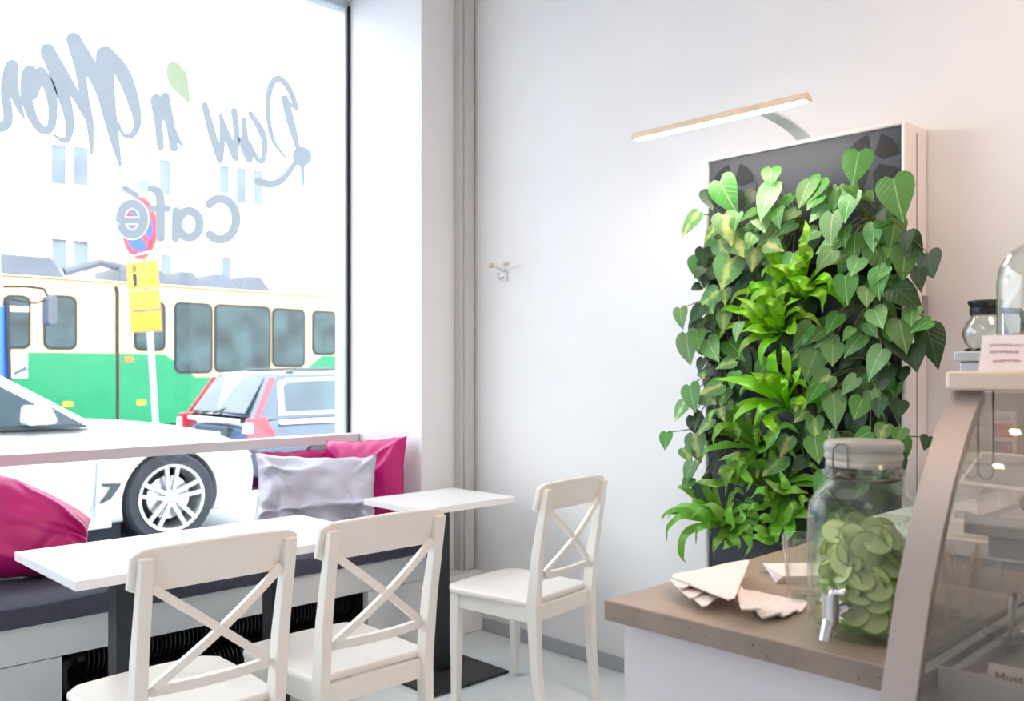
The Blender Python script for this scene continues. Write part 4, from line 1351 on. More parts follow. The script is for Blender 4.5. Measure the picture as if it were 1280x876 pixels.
cw, chh = 0.036, 0.053
MB().hexa([(c0.x, c0.y - cw, 1.3121), (c0.x + 0.001, c0.y - cw, 1.3121), (c0.x + 0.001, c0.y + cw, 1.3121), (c0.x, c0.y + cw, 1.3121)],
          [(c0.x + .018, c0.y - cw, 1.312 + chh), (c0.x + .019, c0.y - cw, 1.312 + chh), (c0.x + .019, c0.y + cw, 1.312 + chh), (c0.x + .018, c0.y + cw, 1.312 + chh)]).build('card_sheet', M['paper'], cd)
MB().hexa([(c0.x + .038, c0.y - cw, 1.3121), (c0.x + 0.039, c0.y - cw, 1.3121), (c0.x + 0.039, c0.y + cw, 1.3121), (c0.x + .038, c0.y + cw, 1.3121)],
          [(c0.x + .0192, c0.y - cw, 1.312 + chh), (c0.x + .0202, c0.y - cw, 1.312 + chh), (c0.x + .0202, c0.y + cw, 1.312 + chh), (c0.x + .0192, c0.y + cw, 1.312 + chh)]).build('card_back', M['paper'], cd)
for k, (zz, a0, a1) in enumerate(((0.038, 0.026, -0.026), (0.028, 0.024, -0.016), (0.015, 0.018, -0.020))):
    pts = []
    for i in range(31):
        q_ = i / 30
        z_ = zz + 0.0022 * math.sin(i * 2.3 + k) * (1 if i % 5 else 0)
        pts.append((c0.x - 0.0006 + 0.018 * z_ / chh, c0.y + a0 + (a1 - a0) * q_, 1.312 + z_))
    MB().tube(pts, 0.0006, 4).build('writing', M['pinkink'], cd)

# ------------------------------------------------------------------ back counter with machine and till things
BX0 = 2.30
bk = thing('back_counter', 'plain white back counter behind the display case', 'counter', (2.68, 0.2, 0))
box(BX0, XW - 0.002, -1.2, 1.09, 0.86, 0.90).build('worktop', M['white'], bk, bevel=0.003)
box(BX0 + 0.02, XW - 0.002, -1.2, 1.07, 0.0, 0.859).build('cabinet', M['front'], bk)
cm = thing('coffee_brewer', 'stainless steel coffee brewer with a flat top on the back counter', 'coffee machine', (2.72, 0.65, 0.90))
box(2.56, 2.90, 0.36, 0.88, 0.9005, 1.335).build('body', M['steel'], cm, bevel=0.004)
box(2.55, 2.91, 0.35, 0.89, 1.3355, 1.362).build('hot_plate_top', M['steel'], cm, bevel=0.003)
cp = at(1232, 441, 'x', 2.70)
cp.z = 1.3625
pot = thing('coffee_pot', 'round glass coffee pot with a black lid on the brewer', 'coffee pot', cp)
MB().lathe([(0.0, 0.0), (0.052, 0.0), (0.055, 0.004), (0.050, 0.010), (0.0, 0.010)], cp, 28).build('base', M['blackplastic'], pot, smooth=True, angle=40)
MB().lathe([(0.042, 0.011), (0.053, 0.024), (0.059, 0.045), (0.058, 0.062), (0.050, 0.082), (0.040, 0.094), (0.038, 0.104), (0.0365, 0.104), (0.038, 0.094), (0.048, 0.082), (0.056, 0.062), (0.057, 0.045), (0.051, 0.024), (0.042, 0.013), (0.042, 0.011)], cp, 32).build('bulb', M['glass'], pot, smooth=True)
MB().lathe([(0.0, 0.1045), (0.040, 0.1045), (0.041, 0.108), (0.041, 0.122), (0.0, 0.122)], cp, 28).build('collar', M['blackplastic'], pot, smooth=True, angle=40)
ld = MB().lathe([(0.0, 0.1225), (0.038, 0.1225), (0.046, 0.138), (0.044, 0.144), (0.0, 0.140)], cp, 28)
ld.build('lid', M['blackplastic'], pot, smooth=True, angle=40)
hd = Vector((0.3, -1, 0)).normalized()
MB().tube([cp + hd * 0.040 + Vector((0, 0, 0.115)), cp + hd * 0.085 + Vector((0, 0, 0.112)), cp + hd * 0.095 + Vector((0, 0, 0.09)), cp + hd * 0.09 + Vector((0, 0, 0.03))], [0.008, 0.009, 0.010, 0.008], 10).build('handle', M['blackplastic'], pot, smooth=True)

# card-payment sign, tablet, leaflet stand, printer
tx_ = 2.515
def upright(name, label, cat, u0, u1, v0, v1, x, depth, m, tilt=0.0):
    a, b = at(u0, v1, 'x', x), at(u1, v0, 'x', x)
    z1 = at((u0 + u1) / 2, v0, 'x', x).z
    z0 = at((u0 + u1) / 2, v1, 'x', x).z
    r = thing(name, label, cat, (x, (a.y + b.y) / 2, z0))
    return r, a.y, b.y, z0, z1


a, b = at(1238, 566, 'x', tx_), at(1269, 515, 'x', tx_)
cs = thing('card_sign', 'white card payment sign with coloured card pictures on the back counter', 'sign', (tx_, (a.y + b.y) / 2, 0.90))
box(tx_, tx_ + 0.012, b.y, a.y, 0.935, 1.205).build('board', M['paper'], cs, bevel=0.001)
box(tx_ - 0.02, tx_ + 0.03, b.y - 0.002, a.y + 0.002, 0.9005, 0.934).build('foot', M['white'], cs, bevel=0.002)
sw = a.y - b.y
cy = (a.y + b.y) / 2
fm = lambda y, z: frame_mtx((tx_ - 0.0012, y, z), (0, -1, 0), (0, 0, 1))
text_mesh('VISA', 0.021, M['sign_blue'], 'writing', cs, fm(cy, 1.186), 0.0004)
for z0, cA, cB in ((1.138, (196, 70, 50), (214, 150, 60)), (1.092, (60, 100, 180), (200, 60, 60))):
    box(tx_ - 0.001, tx_ - 0.0001, b.y + 0.006, a.y - 0.006, z0, z0 + 0.036).build('card_picture', mat('card_print', cA, 0.4), cs)
    box(tx_ - 0.002, tx_ - 0.0011, b.y + 0.012, cy, z0 + 0.008, z0 + 0.028).build('card_emblem', mat('card_print', cB, 0.4), cs)
# tablet on a tilted stand
tq = [at(1213, 583, 'x', 2.30), at(1250, 569, 'x', 2.42), at(1274, 581, 'x', 2.42), at(1274, 617, 'x', 2.30)]
tc = sum(tq, Vector()) / 4
tbl = thing('tablet', 'tilted tablet with a dark screen in a white stand on the back counter', 'tablet', (tc.x + 0.03, tc.y, 0.90))
e1, e2 = Vector((0.25, 0.9, 0.0)).normalized(), Vector((0.75, -0.2, 0.62)).normalized()
e2 = (e2 - e1 * e2.dot(e1)).normalized()
e3 = e1.cross(e2)
if e3.z < 0:
    e3 = -e3
q = lambda a, b, d: tc + e1 * a + e2 * b + e3 * d
MB().hexa([q(-.085, -.06, -.008), q(.085, -.06, -.008), q(.085, .06, -.008), q(-.085, .06, -.008)], [q(-.085, -.06, 0), q(.085, -.06, 0), q(.085, .06, 0), q(-.085, .06, 0)]).build('tablet_body', M['paper'], tbl, bevel=0.002)
MB().hexa([q(-.075, -.05, .0002), q(.075, -.05, .0002), q(.075, .05, .0002), q(-.075, .05, .0002)], [q(-.075, -.05, .001), q(.075, -.05, .001), q(.075, .05, .001), q(-.075, .05, .001)]).build('screen', M['screen'], tbl)
MB().tube([q(0, 0, -.008), Vector((tc.x + 0.02, tc.y, 0.903))], [0.012, 0.02], 12).lathe([(0, 0), (0.05, 0), (0.05, 0.008), (0, 0.01)], (tc.x + 0.02, tc.y, 0.9005), 20).build('stand', M['white'], tbl, smooth=True, angle=40)
# leaflet box
a, b = at(1203, 568, 'x', 2.48), at(1237, 545, 'x', 2.48)
lf = thing('leaflet_holder', 'clear leaflet holder with green printed leaflets on the back counter', 'holder', (2.49, (a.y + b.y) / 2, 0.90))
box(2.475, 2.505, b.y, a.y, 0.9005, 1.05).build('holder_box', M['caseglass'], lf)
box(2.485, 2.495, b.y + 0.004, a.y - 0.004, 0.905, 1.115).build('leaflet', mat('leaflet_print', (150, 152, 120), 0.5, var=0.4, scale=30), lf)
# receipt printer
a, b = at(1186, 660, 'x', 2.34), at(1224, 612, 'x', 2.34)
pr = thing('receipt_printer', 'white boxy receipt printer on the back counter', 'printer', (2.40, (a.y + b.y) / 2, 0.90))
box(2.335, 2.47, b.y, a.y, 0.9005, 0.985).build('body', M['white'], pr, bevel=0.006)
MB().prism([(2.345, b.y + 0.01, 0.986), (2.46, b.y + 0.01, 0.986), (2.44, b.y + 0.01, 1.012), (2.40, b.y + 0.01, 1.018)], (0, a.y - b.y - 0.02, 0)).build('cover', M['trunk'], pr, bevel=0.003)
box(2.3335, 2.3345, b.y + 0.015, a.y - 0.015, 0.945, 0.965).build('paper_slot', M['blackplastic'], pr)
# tumbler of wooden stirrers and lemon glass on the counter beyond the case
sc_ = at(1204, 775, 'z', CZ)
sg = tumbler('stirrer_glass', 'clear tumbler holding pale wooden stirrers seen through the display case', sc_, 0.026, 0.032, 0.085)
hr = random.Random(4)
for k in range(7):
    aa = hr.uniform(0, 6.28)
    p0 = sc_ + Vector((0.010 * math.cos(aa), 0.010 * math.sin(aa), 0.016))
    p1 = sc_ + Vector((0.027 * math.cos(aa + 0.5), 0.027 * math.sin(aa + 0.5), 0.112 + hr.uniform(0, 0.016)))
    mb = MB()
    bar(mb, Vector((0, 0, 0)), p1 - p0, 0.008, 0.0016, (hr.uniform(-1, 1), hr.uniform(-1, 1), 0))
    o = mb.build('wooden_stirrer', M['stick'], None)
    o.location = p0
    tag(o, 'flat pale wooden stirrer standing in the tumbler', 'stirrer', 'stirrers in the tumbler')
lc = at(1226, 760, 'z', CZ)
lc = Vector((lc.x + 0.07, lc.y + 0.015, CZ))
tumbler('water_glass', 'second clear tumbler beside the stirrers, seen through the display case', lc, 0.026, 0.032, 0.075)
dsh = at(1186, 762, 'z', CZ + 0.01)
dsh = Vector((dsh.x - 0.075, dsh.y + 0.03, CZ))
ls = thing('lemon_dish', 'small glass dish with a lemon slice on the concrete counter', 'dish', dsh)
MB().lathe([(0, 0.0), (0.014, 0.0), (0.014, 0.003), (0.006, 0.006), (0.006, 0.018), (0.028, 0.026), (0.030, 0.032), (0.028, 0.032), (0.0, 0.022)], dsh, 28).build('dish', M['glass'], ls, smooth=True)
o = MB().lathe([(0, 0), (0.024, 0), (0.0255, 0.003), (0.024, 0.006), (0, 0.006)], dsh + Vector((0, 0, 0.0322)), 24).build('lemon_slice', M['lemon'], None, smooth=True, angle=40)
tag(o, 'yellow lemon slice lying on the small glass dish', 'lemon')
#PART5
# ------------------------------------------------------------------ lettering on the glass (seen from inside, so it reads reversed)
import numpy as np


M['film'] = film_mat('grey_film', (162, 170, 178), 0.5)
M['film_green'] = film_mat('green_film', (176, 190, 160), 0.5)
M['film_edge'] = film_mat('white_film_edge', (238, 242, 246), 0.5)


def sdf_grid(strokes, grow):
    allp = np.array([p[:2] for s in strokes for p in s], float)
    wmax = max(p[2] for s in strokes for p in s)
    lo, hi = allp.min(0) - wmax - grow - 2, allp.max(0) + wmax + grow + 2
    h = 0.9
    xs, ys = np.arange(lo[0], hi[0] + h, h), np.arange(lo[1], hi[1] + h, h)
    X, Y = np.meshgrid(xs, ys, indexing='ij')
    D = np.full(X.shape, 1e9)
    for s in strokes:
        if len(s) == 1:
            D = np.minimum(D, np.hypot(X - s[0][0], Y - s[0][1]) - s[0][2])
        for (x0, y0, r0), (x1, y1, r1) in zip(s[:-1], s[1:]):
            dx, dy = x1 - x0, y1 - y0
            t = np.clip(((X - x0) * dx + (Y - y0) * dy) / (dx * dx + dy * dy + 1e-9), 0, 1)
            D = np.minimum(D, np.hypot(X - x0 - t * dx, Y - y0 - t * dy) - (r0 + (r1 - r0) * t))
    return xs, ys, D


def smooth_stroke(pts, n=5):
    P = [np.array(p, float) for p in pts]
    if len(P) < 3:
        return [tuple(p) for p in P]
    Q = [2 * P[0] - P[1]] + P + [2 * P[-1] - P[-2]]
    out = []
    for i in range(len(P) - 1):
        a, b, c, d = Q[i:i + 4]
        for k in range(n):
            t = k / n
            out.append(tuple(0.5 * (2 * b + (c - a) * t + (2 * a - 5 * b + 4 * c - d) * t * t + (3 * b - a - 3 * c + d) * t ** 3)))
    out.append(tuple(P[-1]))
    return out


def film(xs, ys, D, level, y, name, m, parent):
    """filled marching squares of D < level, laid on the inner face of the pane"""
    cache, vs, fs = {}, [], []

    def vert(key, u, v):
        if key not in cache:
            cache[key] = len(vs)
            vs.append(at(u, v, 'y', y))
        return cache[key]
    F_ = D - level
    for i in range(len(xs) - 1):
        for j in range(len(ys) - 1):
            c = [(i, j), (i + 1, j), (i + 1, j + 1), (i, j + 1)]
            val = [F_[q] for q in c]
            if min(val) >= 0:
                continue
            poly = []
            for k in range(4):
                a, b = c[k], c[(k + 1) % 4]
                fa, fb = val[k], val[(k + 1) % 4]
                if fa < 0:
                    poly.append(vert(a, xs[a[0]], ys[a[1]]))
                if (fa < 0) != (fb < 0):
                    t = fa / (fa - fb)
                    key = (min(a, b), max(a, b))
                    poly.append(vert(key, xs[a[0]] + (xs[b[0]] - xs[a[0]]) * t, ys[a[1]] + (ys[b[1]] - ys[a[1]]) * t))
            if len(poly) > 2:
                fs.append(tuple(poly))
    mb = MB()
    mb.v, mb.f = vs, fs
    return mb.build(name, m, parent)


lt = thing('window_lettering', 'grey brush-script cafe name stuck on the window glass, reversed from inside', 'lettering', (1.6, YG + 0.002, 1.9))
def letter(ox, oy, sc, strokes, m='film', edge=False):
    ss = []
    for s in strokes:
        ss.append([(ox + x * sc, oy + y * sc, w_ * sc / 2 * (1.18 if oy < 60 or m != 'film' else 1.1)) for x, y, w_ in smooth_stroke(s)])
    xs, ys, D = sdf_grid(ss, 2.2)
    o = film(xs, ys, D, 0.0, YG + 0.0015, 'letter', M[m], lt)
    if edge:
        film(xs, ys, np.maximum(D - 1.6, -D), 0.0, YG + 0.0015, 'letter_edge', M['film_edge'], o)


def arc(cx, cy, rx, ry, a0, a1, w_, n=14):
    return [(cx + rx * math.cos(R(a0 + (a1 - a0) * k / n)), cy + ry * math.sin(R(a0 + (a1 - a0) * k / n)), w_) for k in range(n + 1)]


LB, LC = (0, 40, .2055), (130, 70, .2738)
letter(*LB, [[(645, 130, 76), (740, 240, 78), (805, 400, 66), (835, 540, 44), (810, 622, 32), (765, 632, 26), (735, 600, 20), (722, 555, 14)],
             [(635, 140, 90), (640, 280, 98), (655, 430, 84), (690, 620, 56), (730, 805, 20)], [(450, 50, 78), (540, 200, 74), (615, 350, 66), (655, 470, 70)],
             [(445, 45, 74), (485, 210, 60), (515, 400, 46), (548, 560, 40), (558, 735, 20)], [(290, 120, 78), (390, 270, 60), (470, 400, 46), (530, 510, 44)],
             [(290, 115, 80), (350, 270, 74), (400, 430, 64), (425, 560, 46), (410, 650, 36), (370, 655, 24), (325, 622, 10)]])
letter(*LB, [[(250, 245, 60), (305, 350, 62), (322, 470, 50), (310, 575, 46), (265, 600, 44), (210, 540, 48), (165, 420, 58), (160, 300, 62), (180, 235, 60), (225, 300, 56), (205, 390, 40)]])
letter(*LB, [[(72, 205, 66), (75, 310, 62), (108, 430, 42), (145, 522, 16)], [(62, 220, 66), (30, 340, 48), (45, 460, 52), (45, 550, 52), (-5, 580, 50), (-40, 500, 40)]])
letter(*LB, [[(-60, 470, 46), (-140, 430, 50), (-150, 330, 56), (-95, 300, 50), (-75, 420, 54), (-110, 560, 52), (-190, 580, 40), (-240, 500, 22)]])
letter(*LC, [[(232, 200, 40), (248, 300, 36), (258, 415, 32)], [(280, 185, 36), (300, 300, 38), (320, 420, 34)], [(240, 190, 34), (295, 300, 34), (340, 385, 18), (366, 420, 6)]])
letter(*LC, [[(318, 60, 58), (338, 105, 76), (362, 160, 44), (398, 226, 4)]], 'film_green')
letter(*LC, [[(460, 225, 28), (490, 340, 34), (530, 475, 30)], [(530, 475, 28), (540, 380, 24), (530, 262, 10)], [(532, 275, 18), (565, 370, 30), (600, 465, 30)], [(600, 465, 28), (605, 350, 28), (593, 250, 28)]])
letter(*LC, [[(637, 290, 24), (645, 370, 28), (665, 475, 28)], [(622, 380, 16), (640, 435, 22), (662, 475, 24)], [(668, 262, 22), (715, 335, 30), (735, 405, 26), (722, 480, 24), (690, 455, 22), (668, 400, 14)]])
letter(*LC, [[(880, 238, 22), (845, 150, 26), (800, 104, 28), (765, 130, 28), (750, 210, 24), (754, 310, 22), (780, 400, 18), (838, 472, 8)], [(825, 195, 30), (850, 290, 36), (885, 420, 22)], [(875, 240, 16), (825, 198, 12)],
             [(905, 460, 80), (904, 458, 80)], [(905, 500, 20), (910, 560, 14), (909, 608, 5)], [(875, 485, 22), (820, 558, 28), (765, 585, 34), (705, 572, 30)]])
letter(*LC, [arc(530, 745, 73, 93, -132, 130, 38)])
letter(*LC, [arc(388, 768, 49, 60, 0, 360, 38, 20), [(330, 708, 36), (328, 770, 36), (326, 830, 36)]])
letter(*LC, [[(258, 828, 38), (258, 720, 38), (256, 650, 38), (240, 615, 34), (214, 605, 26)], [(215, 697, 28), (290, 698, 28)]])
letter(*LC, [arc(128, 745, 54, 70, 148, -180, 36, 22), [(80, 752, 24), (180, 752, 24)]], edge=True)
letter(*LC, [[(95, 604, 26), (148, 636, 26)]])

# ------------------------------------------------------------------ street
g = MB()
prof = [(YG + 0.13, 0.03), (5.7, 0.085), (8.3, 0.085), (8.9, -0.2), (60, -0.2)]
for (y0, z0), (y1, z1) in zip(prof[:-1], prof[1:]):
    g.add([(-40, y0, z0), (60, y0, z0), (60, y1, z1), (-40, y1, z1)], [(0, 1, 2, 3)])
for (y0, z0), (y1, z1) in zip(prof[:-1], prof[1:]):
    pass
struct(g.build('street', M['asphalt']), 'pale grey street outside the window')

# building across the street
BYF = 27.0
bd = thing('apartment_building', 'white rendered building across the street with grey windows', 'building', (18, BYF, -0.2))
box(-25, 60, BYF, BYF + 6, -0.19, 24).build('facade_wall', M['facade'], bd)
def far_window(u0, v0, u1, v1, bars=1):
    a, b = at(u0, v1, 'y', BYF), at(u1, v0, 'y', BYF)
    z0, z1 = at((u0 + u1) / 2, v1, 'y', BYF).z, at((u0 + u1) / 2, v0, 'y', BYF).z
    fr = MB()
    e = 0.09
    fr.box(a.x - e, a.x, BYF - 0.05, BYF - 0.001, z0 - e, z1 + e).box(b.x, b.x + e, BYF - 0.05, BYF - 0.001, z0 - e, z1 + e)
    fr.box(a.x, b.x, BYF - 0.05, BYF - 0.001, z1, z1 + e).box(a.x, b.x, BYF - 0.06, BYF - 0.001, z0 - e, z0)
    w_ = fr.build('window', M['winframe'], bd)
    box(a.x, b.x, BYF - 0.02, BYF - 0.001, z0, z1).build('pane', M['pane_far'], w_)


for q in ((63, 181, 82, 231), (91, 184, 110, 233), (172, 224, 187, 242), (198, 200, 213, 244), (273, 207, 286, 242), (294, 210, 307, 254), (315, 213, 328, 256), (64, 298, 83, 338), (91, 300, 110, 340),
          (200, 318, 214, 350), (276, 322, 288, 355), (172, 130, 186, 160), (272, 20, 285, 60), (295, 24, 308, 64)):
    if q[1] > 140:
        far_window(*q)
for (u0, v0, u1, v1) in ((283, 0, 333, 15), (272, 101, 333, 113), (282, 307, 335, 314), (370, 24, 420, 38), (340, 120, 420, 128), (370, 270, 410, 275), (60, 296, 112, 301), (295, 60, 330, 66), (370, 120, 425, 127)):
    a, b = at(u0, v0, 'y', BYF), at(u1, v1, 'y', BYF)
    z = (a.z + b.z) / 2
    box(a.x, b.x, BYF - 0.10, BYF - 0.001, z - 0.04, z + 0.04).build('string_course', M['course'], bd)
    box(b.x - 0.08, b.x + 0.04, BYF - 0.14, BYF - 0.001, z - 0.10, z + 0.05).build('course_end', M['course'], bd)

# tram
TY = 19.0
tr = thing('tram', 'green and cream articulated tram with grey roof equipment', 'tram', (9, TY + 1.15, -0.2))
gx = at(147, 440, 'y', TY).x
zt, zb, zm = 3.12, 0.14, 1.64
def rrect(x0, x1, z0, z1, r, y, n=4):
    pts = []
    for cx, cz, a0 in ((x1 - r, z1 - r, 0), (x0 + r, z1 - r, 90), (x0 + r, z0 + r, 180), (x1 - r, z0 + r, 270)):
        for k in range(n + 1):
            a = R(a0 + 90 * k / n)
            pts.append((cx + r * math.cos(a), y, cz + r * math.sin(a)))
    return pts


for (x0, x1) in ((1.5, gx - 0.04), (gx + 0.04, 19.0)):
    body = MB().prism([(x0, TY, zb), (x0, TY, zt - 0.25), (x0, TY + 0.1, zt), (x0, TY + 2.2, zt), (x0, TY + 2.3, zt - 0.25), (x0, TY + 2.3, zb)], (x1 - x0, 0, 0))
    body.build('body', M['tram_cream'], tr, bevel=0.03)
    MB().prism([(x0, TY + 0.02, zt + 0.003), (x0, TY + 0.25, zt + 0.04), (x0, TY + 2.05, zt + 0.04), (x0, TY + 2.28, zt + 0.003)], (x1 - x0, 0, 0)).build('roof', M['tram_roof'], tr)
    box(x0 + 0.3, x1 - 0.3, TY + 0.15, TY + 2.1, -0.15, zb - 0.002).build('undercarriage', M['rubber'], tr)
box(gx - 0.038, gx + 0.038, TY + 0.12, TY + 2.1, zb, zt - 0.05).build('bellows', mat('bellows', (150, 134, 96), 0.8), tr)
box(gx - 0.035, gx + 0.035, TY + 0.02, TY + 0.119, zb, zt - 0.1).build('joint_strip', M['rubber'], tr)
Q = lambda u, v: at(u, v, 'y', TY)
z_ = zm
MB().prism([(1.5, TY - 0.012, zb), (gx - 0.04, TY - 0.012, zb), (gx - 0.04, TY - 0.012, zm), (1.5, TY - 0.012, zm)], (0, 0.0115, 0)).build('green_panel', M['tram_green'], tr)
xa, xb, xc, xd = Q(206, 443).x, Q(244, 470).x, Q(372, 470).x, Q(402, 446).x
zn = Q(244, 471).z
MB().prism([(gx + 0.04, TY - 0.012, zb), (19.0, TY - 0.012, zb), (19.0, TY - 0.012, zm), (xd, TY - 0.012, zm), (xc, TY - 0.012, zn), (xb, TY - 0.012, zn), (xa, TY - 0.012, zm), (gx + 0.04, TY - 0.012, zm)], (0, 0.0115, 0)).build('green_panel', M['tram_green'], tr)
for (u0, v0, u1, v1) in ((7, 372, 35, 433), (57, 372, 93, 434), (170, 379, 204, 436), (220, 381, 263, 464), (270, 384, 336, 463), (342, 388, 379, 456), (392, 391, 418, 441), (432, 392, 470, 442)):
    x0, x1 = Q(u0, v0).x, Q(u1, v0).x
    um = (u0 + u1) / 2
    z0, z1 = Q(um, v1).z, Q(um, v0).z
    wo = MB().prism(rrect(x0 - 0.05, x1 + 0.05, z0 - 0.05, z1 + 0.05, 0.14, TY - 0.014), (0, 0.0135, 0)).build('window', M['rubber'], tr)
    MB().prism(rrect(x0, x1, z0, z1, 0.11, TY - 0.022), (0, 0.0075, 0)).build('pane', M['tram_glass'], wo)
    if u0 == 7:
        zz = Q(um, 383).z
        box(x0, x1, TY - 0.034, TY - 0.0225, zz - 0.10, zz).build('sliding_bar', M['tram_roof'], wo)
x0, x1 = Q(12, 440).x, Q(34, 440).x
box(x0, x1, TY - 0.022, TY - 0.0125, Q(23, 472).z, Q(23, 440).z).build('notice', M['plate'], tr)
xm_ = (x0 + x1) / 2
MB().prism([(xm_ - 0.1, TY - 0.024, 1.25), (xm_ + 0.13, TY - 0.024, 1.38), (xm_ + 0.16, TY - 0.024, 1.30), (xm_ - 0.08, TY - 0.024, 1.18)], (0, 0.0015, 0)).build('notice_print', M['tram_box'], tr)
for (u, v, m) in ((84, 505, 'amber'), (176, 503, 'amber'), (161, 449, 'orange'), (427, 453, 'orange')):
    p = Q(u, v)
    MB().prism(rrect(p.x - 0.10, p.x + 0.10, p.z - 0.05, p.z + 0.05, 0.03, TY - 0.03), (0, 0.0175, 0)).build('marker_lamp', M[m], tr)
for (u0, v0, u1, v1) in ((-20, 319, 86, 338), (191, 338, 222, 354), (224, 340, 262, 355), (268, 343, 302, 357), (308, 346, 345, 359), (350, 350, 408, 361)):
    a, b = Q(u0, v1), Q(u1, v0)
    zz = Q((u0 + u1) / 2, v0).z
    MB().prism([(a.x, TY + 0.2, zt + 0.042), (b.x, TY + 0.2, zt + 0.042), (b.x - 0.25, TY + 0.28, zz + 0.03), (a.x + 0.15, TY + 0.28, zz + 0.03)], (0, 1.2, 0)).build('roof_box', M['tram_box'] if u1 < 347 else M['tram_roof'], tr, bevel=0.02)
a = Q(140, 345)
MB().tube([(a.x - 0.8, TY + 0.4, zt + 0.17), (a.x - 0.1, TY + 0.4, zt + 0.42), (a.x + 0.5, TY + 0.5, zt + 0.35)], 0.09, 8).build('cable_duct', M['tram_box'], tr)
box(gx - 0.0 + 0.15, gx + 0.7, TY + 0.3, TY + 1.8, zt + 0.042, zt + 0.36).build('roof_box', M['tram_box'], tr, bevel=0.05)

# bus, of which only the front edge shows
bx = at(15, 400, 'y', 12.2).x
bs = thing('bus', 'blue bus whose front edge and mirror show beside the tram', 'bus', (-1, 13.4, -0.2))
prof = [(12.2, 0.1), (12.2, 2.1), (12.25, 2.75), (12.5, 2.95), (14.3, 2.95), (14.55, 2.75), (14.6, 2.1), (14.6, 0.1)]
MB().prism([(bx - 0.06, y, z) for y, z in prof if z < 2.2], (-10, 0, 0)).build('body', M['bus'], bs, bevel=0.06)
MB().prism([(bx - 0.10, y, z) for y, z in prof if z > 2.05], (-9.9, 0, 0)).build('upper_body', mat('bus_upper', (170, 196, 226), 0.2), bs, bevel=0.06)
MB().prism([(bx - 0.059, 12.25, 0.3), (bx - 0.059, 12.25, 2.1), (bx - 0.059, 14.5, 2.1), (bx - 0.059, 14.5, 0.3)], (0.05, 0, 0)).build('front_panel', M['bus'], bs)
MB().prism([(bx - 0.02, 12.185, 0.3), (bx + 0.02, 12.185, 0.3), (bx - 0.03, 12.185, 2.15), (bx - 0.07, 12.185, 2.15)], (0, 0.06, 0)).build('corner_trim', M['rubber'], bs)
for x in (bx - 2.0, bx - 7.5):
    MB().tube([(x, 12.25, 0.28), (x, 12.6, 0.28)], 0.48, 24).build('wheel', M['tyre'], bs)
m0, m1 = at(4, 358, 'y', 12.2), at(60, 364, 'y', 12.2)
MB().tube([m0, m0.lerp(m1, 0.5) + Vector((0, 0, 0.03)), m1 + Vector((-0.05, 0, 0.03)), m1 + Vector((0, 0, -0.07))], 0.018, 8).build('mirror_arm', M['rubber'], bs)
MB().tube([m0 + Vector((0, 0, -0.14)), m1 + Vector((-0.15, 0, -0.16)), m1 + Vector((0, 0, -0.1))], 0.012, 8).build('mirror_stay', M['rubber'], bs)
mc = at(62, 389, 'y', 12.2)
MB().prism(rrect(mc.x - 0.055, mc.x + 0.055, mc.z - 0.19, mc.z + 0.20, 0.05, mc.y - 0.12), (0, 0.24, 0)).build('mirror', M['tram_box'], bs, bevel=0.02)

# ------------------------------------------------------------------ cars
def mesh_boolean(o, cut):
    md = o.modifiers.new('arch', 'BOOLEAN')
    md.operation = 'DIFFERENCE'
    md.object = cut
    md.solver = 'EXACT'


def bake(o):
    dg = bpy.context.evaluated_depsgraph_get()
    me = bpy.data.meshes.new_from_object(o.evaluated_get(dg))
    o.modifiers.clear()
    o.data = me
    for p in me.polygons:
        p.use_smooth = True
    me.set_sharp_from_angle(angle=R(32))


def car_shell(st, m, root, arches, ar):
    """loft of half sections mirrored about the car's axis; st: x, half width, bottom, top"""
    mb = MB()
    L = root.location
    ring_n = None
    for x, hw, b0, t0 in st:
        cr = 0.05
        half = [(0.0, t0 + cr), (0.45, t0 + cr * 0.85), (0.78, t0 + cr * 0.3), (0.92, t0 - 0.02), (0.975, t0 - 0.09), (1.0, (t0 * 0.55 + b0 * 0.45)), (0.985, b0 + 0.14), (0.955, b0 + 0.04), (0.90, b0), (0.0, b0)]
        ring = [(x, -f_ * hw, z) for f_, z in half] + [(x, f_ * hw, z) for f_, z in reversed(half[1:-1])]
        ring_n = len(ring)
        mb.v += [Vector(p) + L for p in ring]
    k = ring_n
    for i in range(len(st) - 1):
        for j in range(k):
            a, b = i * k + j, i * k + (j + 1) % k
            mb.f.append((a, b, b + k, a + k))
    mb.f.append(tuple(range(k)))
    mb.f.append(tuple((len(st) - 1) * k + j for j in reversed(range(k))))
    o = mb.build('body', m, root, smooth=True, subsurf=2)
    cuts = []
    for ax, az in arches:
        c = MB().tube([L + Vector((ax, -1.3, az)), L + Vector((ax, -0.62, az))], ar, 40).tube([L + Vector((ax, 0.62, az)), L + Vector((ax, 1.3, az))], ar, 40).build('cutter', m, root)
        cuts.append(c)
        mesh_boolean(o, c)
    bake(o)
    for c in cuts:
        bpy.data.objects.remove(c)
    return o


